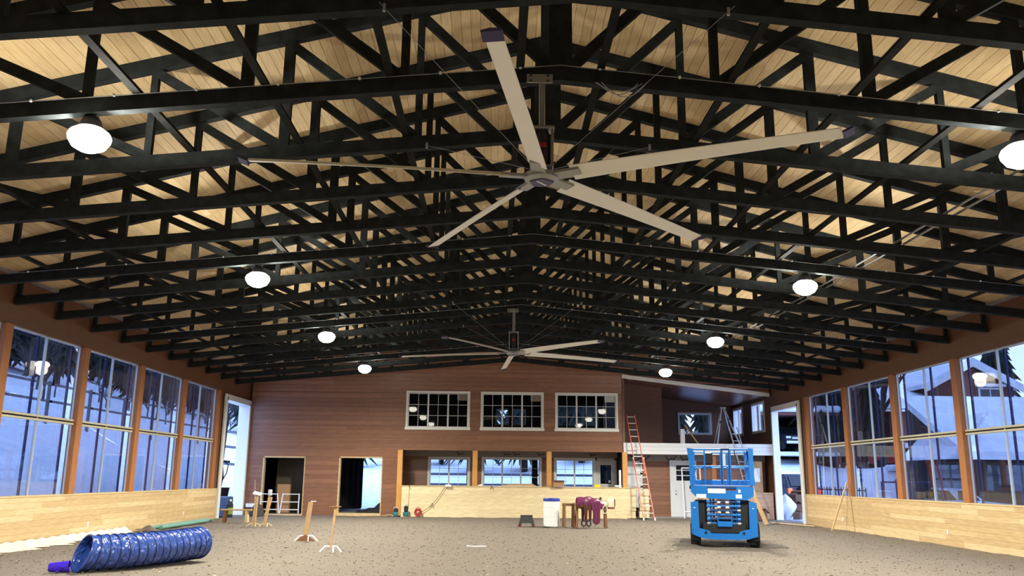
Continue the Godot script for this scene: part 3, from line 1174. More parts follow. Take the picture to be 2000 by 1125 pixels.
	for q in [[5.4, 6.3], [7.0, 7.5], [7.7, 8.1], [10.4, 11.1]]:
		var pts := []
		for i in 17:
			var t := i / 16.0
			pts.append(Vector3(lerpf(q[0], q[1], t), 2.70 - 0.22 * sin(PI * t) * (1.0 + 0.4 * sin(9.0 * t)), -39.05 + 0.05 * sin(7.0 * t)))
		var cb := MB.new()
		cb.tube(pts, 0.016, 6)
		single("loose_cable", cb, mats.black_rubber, "loose black cable hanging under the loft, " + ["beside the orange ladder", "left above the white door", "right above the white door", "near the paper notice"][ci], "cable", "loose cables")
		ci += 1
	for i in 5:
		var x: float = [-2.5, -0.35, 0.1, 1.2, 3.6][i]
		var pts := []
		for k in 13:
			var t := k / 12.0
			pts.append(Vector3(x + 0.35 * t + 0.05 * sin(12.0 * t), 2.78 - 0.12 * sin(PI * t) - 0.05 * sin(8.0 * t), -39.66))
		var cb := MB.new()
		cb.tube(pts, 0.014, 6)
		single("loose_cable", cb, mats.black_rubber, "loose black wire above the counter windows, %s of five" % ["leftmost", "second from left", "third from left", "fourth from left", "rightmost"][i], "cable", "loose cables")


# ---------------------------------------------------------------- roof trusses, lamps, fans
func truss_z(k: int) -> float:
	return -(7.88 + 1.857 * k) + 0.065


func word(n: int) -> String:
	return ["first", "second", "third", "fourth", "fifth", "sixth", "seventh", "eighth", "ninth", "tenth", "eleventh", "twelfth", "thirteenth", "fourteenth", "fifteenth", "sixteenth", "seventeenth", "eighteenth", "nineteenth", "twentieth"][n]


func build_trusses() -> void:
	var t := thing("roof_truss", "", "truss", Vector3(0, 0, truss_z(15)), 0.0, "black timber roof trusses")
	var bm: Material = mats.black_stain
	var cd := 0.19
	for s in [-1.0, 1.0]:
		var b := MB.new()
		b.prism([Vector2(0, chord_y(0)), Vector2(s * (HW + 0.06), chord_y(HW + 0.06)), Vector2(s * (HW + 0.06), chord_y(HW + 0.06) + cd), Vector2(0, chord_y(0) + cd)], 0.13, Vector3.ZERO)
		part("bottom_chord", b, bm, t)
		var c := MB.new()
		c.prism([Vector2(0, deck_y(0) - 0.205), Vector2(s * (HW + 0.06), deck_y(HW + 0.06) - 0.205), Vector2(s * (HW + 0.06), deck_y(HW + 0.06) - 0.002), Vector2(0, deck_y(0) - 0.002)], 0.13, Vector3.ZERO)
		part("top_chord", c, bm, t)
		for j in range(1, 7):
			var x: float = s * (1.928 * j if j < 6 else HW)
			var w: float = 0.145 if j == 2 or j == 4 else 0.10
			var v := MB.new()
			v.span(Vector3(x - w / 2.0, chord_y(x) + 0.1, -0.045), Vector3(x + w / 2.0, deck_y(x) - 0.15, 0.045))
			part("web_post", v, bm, t)
			if j < 6:
				var x1: float = s * 1.928 * (j - 1)
				var d := MB.new()
				d.bar(Vector3(x, deck_y(x) - 0.22, 0), Vector3(x1 + s * (0.12 if j == 1 else 0.03), chord_y(x1) + cd, 0), 0.088, 0.135)
				part("web_diagonal", d, bm, t)
	var k := MB.new()
	k.span(Vector3(-0.145, chord_y(0) + 0.1, -0.05), Vector3(0.145, deck_y(0) - 0.1, 0.05))
	part("king_post", k, bm, t)
	for i in range(15, -5, -1):
		var lab := "black timber roof truss, %s counting from the brown end wall" % word(15 - i)
		if i == 15:
			t.set_meta("label", lab)
		else:
			dup(t, Vector3(0, 0, truss_z(i)), 0.0, lab)

	# long flat braces that run down the hall over the bottom chords
	var bx := [0.5, 2.1, 3.62, 5.15, 8.3, 9.9]
	for s in [-1.0, 1.0]:
		for i in bx.size():
			var x: float = s * bx[i]
			var b := MB.new()
			b.box(Vector3(0, 0, 0), Vector3(0.095, 0.045, 44.0), Basis(Vector3.BACK, -s * 0.0945))
			single("lateral_brace", b, mats.black_brace, "long dark brace over the trusses, %s %s of the ridge" % [word(i), "left" if s < 0 else "right"], "brace", "long braces over the trusses", Vector3(x, chord_y(x) + cd + 0.027, -14.9))
	# slanting stiffeners between trusses on the posts
	# festoon wire with white clips on every fourth truss
	var n := 0
	for k2 in [1, 5, 9, 13]:
		var z: float = truss_z(k2) + 0.075
		var o := thing("clip_wire", "thin wire held by white clips along a black truss, %s wire from the viewer" % word(n), "wire", Vector3(0, 0, z), 0.0, "wires with white clips")
		var pts := []
		for i in 47:
			var x := -10.8 + 21.6 * i / 46.0
			pts.append(Vector3(x, chord_y(x) + cd - 0.004 + 0.012 * sin(PI * i), 0.012))
		var wm := MB.new()
		wm.tube(pts, 0.0055 if k2 < 6 else 0.007, 5)
		part("wire", wm, mats.wire, o)
		for i in 22:
			var x := -10.35 + 0.985 * i
			var c := MB.new()
			c.rbox(Vector3(x, chord_y(x) + cd + 0.003, 0.008), Vector3(0.032, 0.036, 0.035), 0.007)
			part("clip", c, mats.clip_white, o)
		n += 1
	# two thin steel conduits on the right slope
	for i in 2:
		var cb := MB.new()
		var x: float = 6.72 + 0.17 * i
		cb.rod(Vector3(0, 0, -9.6), Vector3(0, 0, -36.0), 0.02, 8)
		single("conduit", cb, mats.steel, "bright steel conduit along the right roof slope, %s of the pair" % ["inner", "outer"][i], "conduit", "roof conduits", Vector3(x, chord_y(x) + cd + 0.03, 0))
	# coil of loose cable near the first fan
	var cm := MB.new()
	for q in [[0.45, 0.95, 0.17], [0.5, 1.05, 0.20], [0.42, 1.0, 0.13]]:
		var pts2 := []
		for i in 17:
			var t2 := i / 16.0
			pts2.append(Vector3(lerpf(q[0], q[1], t2), 6.42 - q[2] * sin(PI * t2), truss_z(1) + 0.10 + 0.02 * sin(4.0 * t2)))
		cm.tube(pts2, 0.006, 5)
	single("cable_swag", cm, mats.wire, "loops of thin pale cable sagging from the truss right of the near fan mount", "cable")


func build_lamps() -> void:
	var lamp: Node3D = null
	var rows := [[-9.72, "nearest"], [-17.2, "second"], [-24.6, "third"], [-32.05, "farthest"], [-2.3, "overhead"]]
	for r in rows:
		for s in [-1.0, 1.0]:
			var lab := "round bright high-bay lamp hanging on the %s, %s row from the viewer" % ["left" if s < 0 else "right", r[1]]
			var at := Vector3(s * 5.72, 5.62, r[0])
			var o: Node3D
			if lamp == null:
				lamp = thing("high_bay_lamp", lab, "lamp", at, 0.0, "high-bay lamps")
				var h := MB.new()
				h.lathe([Vector2(0.001, 0.27), Vector2(0.09, 0.27), Vector2(0.11, 0.24), Vector2(0.14, 0.16), Vector2(0.15, 0.135), Vector2(0.001, 0.13)], Vector3.ZERO, 28)
				part("housing", h, mats.motor_dark, lamp)
				var g := MB.new()
				g.lathe([Vector2(0.001, -0.16), Vector2(0.10, -0.15), Vector2(0.19, -0.10), Vector2(0.24, -0.02), Vector2(0.248, 0.03), Vector2(0.225, 0.08), Vector2(0.16, 0.128), Vector2(0.001, 0.129)], Vector3.ZERO, 28)
				part("lens", g, mats.lamp_glow, lamp)
				var m := MB.new()
				m.rbox(Vector3(0, 0.30, 0), Vector3(0.16, 0.12, 0.06), 0.01)
				part("bracket", m, mats.steel, lamp)
				o = lamp
			else:
				o = dup(lamp, at, 0.0, lab)
			var l := SpotLight3D.new()
			l.name = "lamp_light"
			l.light_color = Color(1.0, 0.985, 0.94)
			l.light_energy = lamp_energy
			l.spot_range = 60.0
			l.spot_attenuation = 2.0
			l.spot_angle = 86.0
			l.spot_angle_attenuation = 0.75
			l.light_size = 0.2
			l.shadow_enabled = true
			add_child(l, true)
			l.position = at + Vector3(0, -0.20, 0)
			l.rotation.x = -PI / 2
			var u := SpotLight3D.new()      # the clear top of the globe
			u.name = "lamp_uplight"
			u.light_color = Color(1.0, 0.98, 0.93)
			u.light_energy = lamp_spill
			u.spot_range = 60.0
			u.spot_attenuation = 2.0
			u.spot_angle = 84.0
			u.spot_angle_attenuation = 0.6
			u.light_size = 0.1
			u.shadow_enabled = true
			add_child(u, true)
			u.position = at + Vector3(0, 0.0, 0)
			u.rotation.x = PI / 2


func fan(at: Vector3, base_deg: float, lab: String) -> void:
	var f := thing("ceiling_fan", lab, "ceiling fan", at, 0.0, "large five-blade ceiling fans")
	var ph := MB.new()
	ph.rbox(Vector3(-0.03, 1.245, 0.105), Vector3(0.32, 0.115, 0.02), 0.004)
	var mp := part("mount_plate", ph, mats.fan_metal, f)
	for sx in [-0.12, 0.09]:
		for sy in [-0.034, 0.034]:
			var b := MB.new()
			b.lathe([Vector2(0.016, 0), Vector2(0.016, 0.008), Vector2(0, 0.008)], Vector3(-0.02 + sx, 1.245 + sy, 0.115), 8, Basis(Vector3.RIGHT, PI / 2))
			part("bolt", b, mats.motor_dark, mp)
	var rd := MB.new()
	rd.rbox(Vector3(0, 0.90, 0.06), Vector3(0.075, 0.68, 0.075), 0.012)
	part("down_rod", rd, mats.fan_metal, f)
	var cg := MB.new()
	cg.rbox(Vector3(0.0, 0.60, 0.04), Vector3(0.30, 0.035, 0.2), 0.006)
	cg.rbox(Vector3(0.0, 0.10, 0.04), Vector3(0.26, 0.03, 0.2), 0.006)
	for s in [-1.0, 1.0]:
		cg.rbox(Vector3(s * 0.125, 0.35, 0.04), Vector3(0.03, 0.5, 0.16), 0.005)
	part("motor_cage", cg, mats.fan_metal, f)
	var mo := MB.new()
	mo.lathe([Vector2(0, 0.12), Vector2(0.095, 0.12), Vector2(0.10, 0.30), Vector2(0.10, 0.52), Vector2(0.085, 0.57), Vector2(0, 0.58)], Vector3(0, 0, 0.03), 20)
	var m2 := part("motor", mo, mats.motor_dark, f)
	var rl := MB.new()
	rl.rbox(Vector3(0, 0.37, 0.126), Vector3(0.10, 0.06, 0.012), 0.003)
	part("red_label", rl, mats.red_label, m2)
	var hb := MB.new()
	hb.lathe([Vector2(0, -0.065), Vector2(0.16, -0.065), Vector2(0.21, -0.03), Vector2(0.21, 0.03), Vector2(0.15, 0.06), Vector2(0, 0.06)], Vector3.ZERO, 25)
	for i in 5:
		var a := deg_to_rad(base_deg + 72.0 * i)
		var d := Vector3(cos(a), 0, -sin(a))
		hb.box(d * 0.34, Vector3(0.34, 0.035, 0.17), Basis(Vector3.UP, a) * Basis(Vector3.RIGHT, -0.17))
	var hp := part("hub", hb, mats.fan_metal, f)
	var em := MB.new()
	var pent := []
	for i in 5:
		pent.append(Vector2(0.155 * cos(TAU * i / 5.0 + 0.3), 0.155 * sin(TAU * i / 5.0 + 0.3)))
	em.prism(pent, 0.012, Vector3(0, -0.07, 0), Basis(Vector3.RIGHT, PI / 2))
	part("centre_badge", em, mats.winglet, hp)
	var sl := MB.new()
	sl.box(Vector3(0, -0.077, 0), Vector3(0.19, 0.004, 0.022), Basis(Vector3.UP, 0.9))
	part("badge_stripe", sl, mats.clip_white, hp)
	for i in 5:
		var a := deg_to_rad(base_deg + 72.0 * i)
		var turn := Basis(Vector3.UP, a)
		var b := MB.new()
		var rows := []
		var R := 3.42
		for q in 15:
			var t := q / 14.0
			var r := lerpf(0.40, R, t)
			var w := lerpf(0.25, 0.185, t)
			var pitch := lerpf(-0.44, -0.28, t)
			var sag := -0.035 * t * t * 1.2
			var ring := []
			for e in 14:
				var an := TAU * e / 14.0
				var p := Vector3(0, 0.017 * sin(an) + 0.014 * (1.0 - pow(cos(an), 2)), w / 2.0 * cos(an))
				p = Basis(Vector3.RIGHT, pitch) * p
				ring.append(turn * (p + Vector3(r, sag, 0)))
			rows.append(ring)
		b.grid(rows, true, true)
		var bo := part("blade", b, mats.fan_blade, f)
		var wl := MB.new()
		var prof := [Vector2(-0.09, -0.012), Vector2(0.095, -0.012), Vector2(0.10, 0.01), Vector2(0.02, 0.035), Vector2(-0.08, 0.02)]
		wl.prism(prof, 0.11, turn * Vector3(R + 0.06, -0.045, 0), turn * Basis(Vector3.UP, -PI / 2) * Basis(Vector3.RIGHT, 0.35))
		part("winglet", wl, mats.winglet, bo)
	for i in 4:
		var tx: float = [-1.75, 1.85, -1.6, 1.7][i]
		var tz: float = [2.0, 2.0, -1.78, -1.78][i]
		var g := MB.new()
		var p0 := Vector3([-0.13, 0.13, -0.13, 0.13][i], 0.12, [0.1, 0.1, -0.05, -0.05][i])
		var p1 := Vector3(tx, 6.46 - at.y + 0.05 - 0.0945 * absf(at.x + tx), tz)
		g.rod(p0, p1, 0.0028, 5)
		var gw := part("guy_wire", g, mats.wire, f)
		var cl := MB.new()
		cl.rbox(p1.lerp(p0, 0.03), Vector3(0.03, 0.09, 0.03), 0.006)
		part("turnbuckle", cl, mats.wire, gw)


func build_fans() -> void:
	fan(Vector3(-0.23, 5.22, -9.70), -99.6, "huge five-bladed ceiling fan nearest the viewer, high under the ridge")
	fan(Vector3(-0.24, 5.22, -24.55), -121.8, "smaller-looking five-bladed ceiling fan far back under the ridge")


# ---------------------------------------------------------------- things in the arena
func build_objects() -> void:
	make_lift()
	make_tunnel()
	make_saddle_corner()
	make_ladders()
	make_stands()
	make_small_things()


func make_lift() -> void:
	var t := thing("scissor_lift", "blue scissor lift with a railed platform, parked on the arena floor", "scissor lift", Vector3(5.14, 0.0, -22.3), -0.24)
	t.scale = Vector3(0.955, 0.965, 1.0)
	var B: Material = mats.lift_blue
	var K: Material = mats.lift_black
	# tyres: front pair toward the viewer, rear pair
	for x in [-0.76, 0.78]:
		for z in [-0.25, -2.35]:
			var w := MB.new()
			w.lathe([Vector2(0.10, -0.13), Vector2(0.27, -0.13), Vector2(0.31, -0.09), Vector2(0.31, 0.09), Vector2(0.27, 0.13), Vector2(0.10, 0.13)], Vector3(x, 0.30, z), 26, Basis(Vector3.BACK, PI / 2))
			var o := part("wheel", w, mats.black_rubber, t)
			var lug := MB.new()
			for k in 16:
				var a := TAU * k / 16.0
				lug.box(Vector3(x + (0.05 if k % 2 else -0.05), 0.30 + 0.315 * sin(a), z + 0.315 * cos(a)), Vector3(0.14, 0.03, 0.045), Basis(Vector3.RIGHT, -a + PI / 2))
			part("tread", lug, mats.black_rubber, o)
			var h := MB.new()
			h.lathe([Vector2(0, -0.12), Vector2(0.11, -0.12), Vector2(0.11, 0.12), Vector2(0, 0.12)], Vector3(x, 0.30, z), 16, Basis(Vector3.BACK, PI / 2))
			part("rim", h, B, o)
	# chassis
	var ch := MB.new()
	ch.rbox(Vector3(0, 0.48, -1.3), Vector3(1.16, 0.30, 2.7), 0.03)
	part("chassis", ch, K, t)
	var bp := MB.new()
	bp.prism([Vector2(-0.82, 0.46), Vector2(-0.82, 0.30), Vector2(-0.55, 0.20), Vector2(-0.34, 0.19), Vector2(0.36, 0.19), Vector2(0.58, 0.20), Vector2(0.86, 0.28), Vector2(0.86, 0.44), Vector2(0.62, 0.46), Vector2(0.40, 0.40), Vector2(0.37, 0.34), Vector2(-0.35, 0.34), Vector2(-0.38, 0.40), Vector2(-0.60, 0.46)], 0.10, Vector3(0, 0, 0.05))
	part("bumper", bp, B, t)
	for x in [-0.48, 0.5]:
		var kn := MB.new()
		kn.lathe([Vector2(0.035, 0), Vector2(0.035, 0.02), Vector2(0, 0.02)], Vector3(x, 0.36, 0.10), 12, Basis(Vector3.RIGHT, PI / 2))
		part("tie_down", kn, K, t)
	# engine and battery bays either side with their blue doors
	for s in [-1.0, 1.0]:
		var bay := MB.new()
		bay.rbox(Vector3(s * 0.60, 0.80, -1.2), Vector3(0.36, 0.70, 2.3), 0.03)
		part("module_tray", bay, K, t)
		var up := MB.new()
		up.prism([Vector2(s * 0.86, 0.30), Vector2(s * 0.86, 1.13), Vector2(s * 0.66, 1.17), Vector2(s * 0.65, 0.46), Vector2(s * 0.60, 0.40)], 0.09, Vector3(0, 0, 0.03))
		part("corner_post", up, B, t)
		var sd := MB.new()
		sd.rbox(Vector3(s * 0.82, 0.75, -1.25), Vector3(0.06, 0.62, 2.2), 0.02)
		part("side_cover", sd, B, t)
		var wr := MB.new()
		wr.rbox(Vector3(s * 0.76, 0.99, 0.082), Vector3(0.05, 0.02, 0.01), 0.004)
		part("decal", wr, mats.clip_white, t)
	# folded scissor stack
	for i in 6:
		var y := 0.55 + 0.112 * i
		for s in [-1.0, 1.0]:
			var a := MB.new()
			a.bar(Vector3(s * 0.33, y, 0.0), Vector3(s * 0.33, y + 0.09, -2.4), 0.05, 0.09)
			part("scissor_arm", a, B, t)
			var b := MB.new()
			b.bar(Vector3(s * 0.25, y + 0.09, 0.0), Vector3(s * 0.25, y, -2.4), 0.05, 0.09)
			part("scissor_arm", b, mats.lift_blue_dark, t)
		var c := MB.new()
		c.rod(Vector3(-0.41, y + 0.04, 0.02), Vector3(0.41, y + 0.04, 0.02), 0.032, 10)
		part("pivot_tube", c, mats.lift_blue_dark if i % 2 else B, t)
		for s in [-1.0, 1.0]:
			var e := MB.new()
			e.rod(Vector3(s * 0.36, y + 0.04, 0.03), Vector3(s * 0.44, y + 0.04, 0.03), 0.05, 10)
			part("pin", e, mats.steel if i % 3 == 0 else B, t)
	for i in 3:
		for x in [-0.12, 0.10]:
			var r := MB.new()
			r.rbox(Vector3(x, 0.88 + 0.13 * i, 0.075), Vector3(0.09, 0.05, 0.04), 0.01)
			part("bracket", r, mats.cream_paint, t)
	var lb := MB.new()
	lb.rbox(Vector3(0.02, 0.58, 0.09), Vector3(0.38, 0.14, 0.05), 0.012)
	part("step_plate", lb, B, t)
	var ls := MB.new()
	for x in [-0.16, 0.2]:
		ls.rbox(Vector3(x, 0.76, 0.09), Vector3(0.03, 0.30, 0.03), 0.006)
	ls.rbox(Vector3(0.02, 0.73, 0.09), Vector3(0.36, 0.025, 0.03), 0.006)
	part("entry_step", ls, B, t)
	# platform
	var pf := MB.new()
	pf.prism([Vector2(-0.84, 1.56), Vector2(-0.84, 1.40), Vector2(-0.68, 1.24), Vector2(0.60, 1.20), Vector2(0.80, 1.30), Vector2(0.80, 1.54), Vector2(0.36, 1.54), Vector2(0.34, 1.44), Vector2(-0.40, 1.44), Vector2(-0.42, 1.56)], 0.06, Vector3(0, 0, 0.06))
	var po := part("platform_apron", pf, B, t)
	for d in [[-0.57, 1.295, 0.26, 0.10], [0.41, 1.295, 0.16, 0.10], [0.43, 1.43, 0.06, 0.08]]:
		var q := MB.new()
		q.rbox(Vector3(d[0], d[1], 0.094), Vector3(d[2], d[3], 0.006), 0.002)
		part("decal", q, mats.clip_white, po)
	var ps := MB.new()
	ps.rbox(Vector3(-0.16, 1.43, 0.095), Vector3(0.46, 0.12, 0.008), 0.003)
	part("sign_plate", ps, mats.white_bright, po)
	var deck := MB.new()
	deck.rbox(Vector3(-0.05, 1.52, -1.35), Vector3(1.66, 0.10, 2.75), 0.02)
	part("platform", deck, mats.lift_blue_dark, t)
	var kb := MB.new()
	kb.rbox(Vector3(-0.05, 1.64, -2.70), Vector3(1.60, 0.15, 0.03), 0.006)
	for x in [-0.80, 0.78]:
		kb.rbox(Vector3(x, 1.64, -1.34), Vector3(0.03, 0.15, 2.7), 0.006)
	part("toe_board", kb, B, t)
	# guard rails
	for z in [0.02, -2.70]:
		for y in [2.52, 2.07]:
			var r := MB.new()
			r.rod(Vector3(-0.80, y, z), Vector3(0.78, y, z), 0.022, 8)
			part("guard_rail", r, B, t)
		for x in [-0.45, 0.02, 0.22]:
			var r := MB.new()
			r.rod(Vector3(x, 1.6, z), Vector3(x, 2.52, z), 0.02 if x < 0.2 else 0.03, 8)
			part("rail_post", r, B if x > -0.4 else mats.lift_blue, t)
	for x in [-0.80, 0.78]:
		for y in [2.52, 2.07]:
			var r := MB.new()
			r.rod(Vector3(x, y, 0.02), Vector3(x, y, -2.70), 0.022, 8)
			part("guard_rail", r, B, t)
		for z in [-0.9, -1.8]:
			var r := MB.new()
			r.rod(Vector3(x, 1.6, z), Vector3(x, 2.52, z), 0.02, 8)
			part("rail_post", r, B, t)
		for z in [0.02, -2.70]:
			var cp := MB.new()
			var s := 1.0 if x > 0 else -1.0
			cp.prism([Vector2(x - 0.075 - (0.04 if s < 0 else 0.0), 2.56), Vector2(x + 0.06, 2.54), Vector2(x + 0.05, 2.1), Vector2(x + (0.1 if s < 0 else 0.07), 2.02), Vector2(x + 0.05, 1.9), Vector2(x + 0.08, 1.58), Vector2(x - 0.06, 1.58), Vector2(x - 0.06, 1.9), Vector2(x - 0.08, 2.02), Vector2(x - 0.06, 2.1)], 0.04, Vector3(0, 0, z))
			part("corner_panel", cp, B, t)
	# swing gate on the right with its control box and papers
	var g := MB.new()
	for x in [0.0, 0.20]:
		g.rod(Vector3(x, 1.6, 0.06), Vector3(x, 2.54, 0.06), 0.018, 8)
	g.rod(Vector3(0.0, 2.54, 0.06), Vector3(0.2, 2.54, 0.06), 0.018, 8)
	part("gate", g, mats.lift_blue_dark, t)
	var cbx := MB.new()
	cbx.rbox(Vector3(-0.34, 2.34, -2.6), Vector3(0.26, 0.36, 0.16), 0.03)
	part("control_box", cbx, K, t)
	var mg := MB.new()
	mg.rbox(Vector3(0.06, 2.22, 0.02), Vector3(0.1, 0.32, 0.02), 0.005)
	part("manual_sleeve", mg, mats.frame_metal, t)
	var hx := MB.new()
	hx.tube([Vector3(0.35, 2.50, -0.1), Vector3(0.36, 2.3, -0.06), Vector3(0.45, 2.12, -0.05), Vector3(0.62, 2.10, -0.08), Vector3(0.70, 2.3, -0.1), Vector3(0.68, 2.5, -0.12)], 0.015, 6)
	part("power_lead", hx, K, t)


func make_tunnel() -> void:
	var t := thing("dog_tunnel", "shiny blue ribbed fabric play tunnel lying on the footing at left", "tunnel", Vector3.ZERO)
	var ctl := [Vector3(-7.84, 0.315, -15.40), Vector3(-7.50, 0.315, -15.78), Vector3(-7.22, 0.315, -16.22), Vector3(-6.98, 0.315, -16.75), Vector3(-6.80, 0.325, -17.25), Vector3(-6.66, 0.33, -17.75)]
	var cv := Curve3D.new()
	for i in ctl.size():
		var tan_: Vector3 = (ctl[mini(i + 1, 5)] - ctl[maxi(i - 1, 0)]) / 6.0
		cv.add_point(ctl[i], -tan_, tan_)
	var nz := FastNoiseLite.new()
	nz.frequency = 1.0
	nz.fractal_octaves = 3
	nz.seed = 11
	var ribs := 16
	var sub := 7
	var len_ := cv.get_baked_length()
	var outer := []
	var inner := []
	var cents := []
	var axes := []
	for i in ribs * sub + 1:
		var u := float(i) / (ribs * sub)
		var c := cv.sample_baked(u * len_, true)
		var c2 := cv.sample_baked(minf(u * len_ + 0.05, len_), true)
		var c1 := cv.sample_baked(maxf(u * len_ - 0.05, 0.0), true)
		var ax := (c2 - c1).normalized()
		var sx := Vector3.UP.cross(ax).normalized()
		var sy := ax.cross(sx)
		cents.append(c)
		axes.append([sx, sy, ax])
		var f := fmod(u * ribs, 1.0)
		var ro := []
		var ri := []
		for k in 52:
			var a := TAU * k / 52.0
			var q := Vector3(cos(a) * 3.2, sin(a) * 3.2, u * ribs * 1.2)
			var env := sin(PI * f)
			var wr := 0.075 * (0.28 - absf(nz.get_noise_3d(q.x * 0.8, q.y * 0.8, q.z * 1.5))) + 0.05 * (0.25 - absf(nz.get_noise_3d(q.x * 1.9 + 9.0, q.y * 1.9, q.z * 2.6)))
			var r := 0.305 - 0.022 * env + wr * env
			var sq := 1.0 - 0.03 * absf(sin(a))
			var d: Vector3 = sx * cos(a) + sy * sin(a) * sq + ax * (sin(a) * 0.34 * maxf(0.0, 1.0 - u / 0.25))
			ro.append(c + d * r)
			ri.append(c + d * (r - 0.008))
		outer.append(ro)
		inner.append(ri)
	var m := MB.new()
	m.grid(outer, true, true)
	m.grid(inner, true, false)
	part("fabric", m, mats.tunnel_vinyl, t)
	for i in ribs + 1:
		var c: Vector3 = cents[i * sub]
		var path := []
		for k in 37:
			var a := TAU * k / 36.0
			path.append(c + axes[i * sub][0] * cos(a) * 0.308 + axes[i * sub][1] * sin(a) * 0.30 + axes[i * sub][2] * sin(a) * 0.305 * 0.34 * maxf(0.0, 1.0 - float(i) / ribs / 0.25))
		var r := MB.new()
		r.tube(path, 0.016 if i in [0, ribs] else 0.010, 6, false)
		part("hoop", r, mats.tunnel_vinyl if i in [0, ribs] else mats.tunnel_rib, t)
	var b := thing("purple_bucket", "small purple bucket lying on its side beside the tunnel mouth", "bucket", Vector3(-8.16, 0.095, -15.32))
	var bm := MB.new()
	var tn := Basis(Vector3.UP, 0.25) * Basis(Vector3.BACK, -PI / 2 * 0.97)
	bm.lathe([Vector2(0, -0.17), Vector2(0.068, -0.17), Vector2(0.075, -0.16), Vector2(0.095, 0.13), Vector2(0.105, 0.15), Vector2(0.095, 0.15), Vector2(0.07, -0.15), Vector2(0, -0.15)], Vector3.ZERO, 24, tn)
	part("body", bm, mats.purple_bucket, b)
	var lug := MB.new()
	lug.rbox(tn * Vector3(0.0, 0.06, 0.095), Vector3(0.05, 0.03, 0.03), 0.006)
	lug.rbox(tn * Vector3(0.06, -0.02, 0.08), Vector3(0.05, 0.04, 0.02), 0.006)
	part("lug", lug, mats.purple_bucket, b)


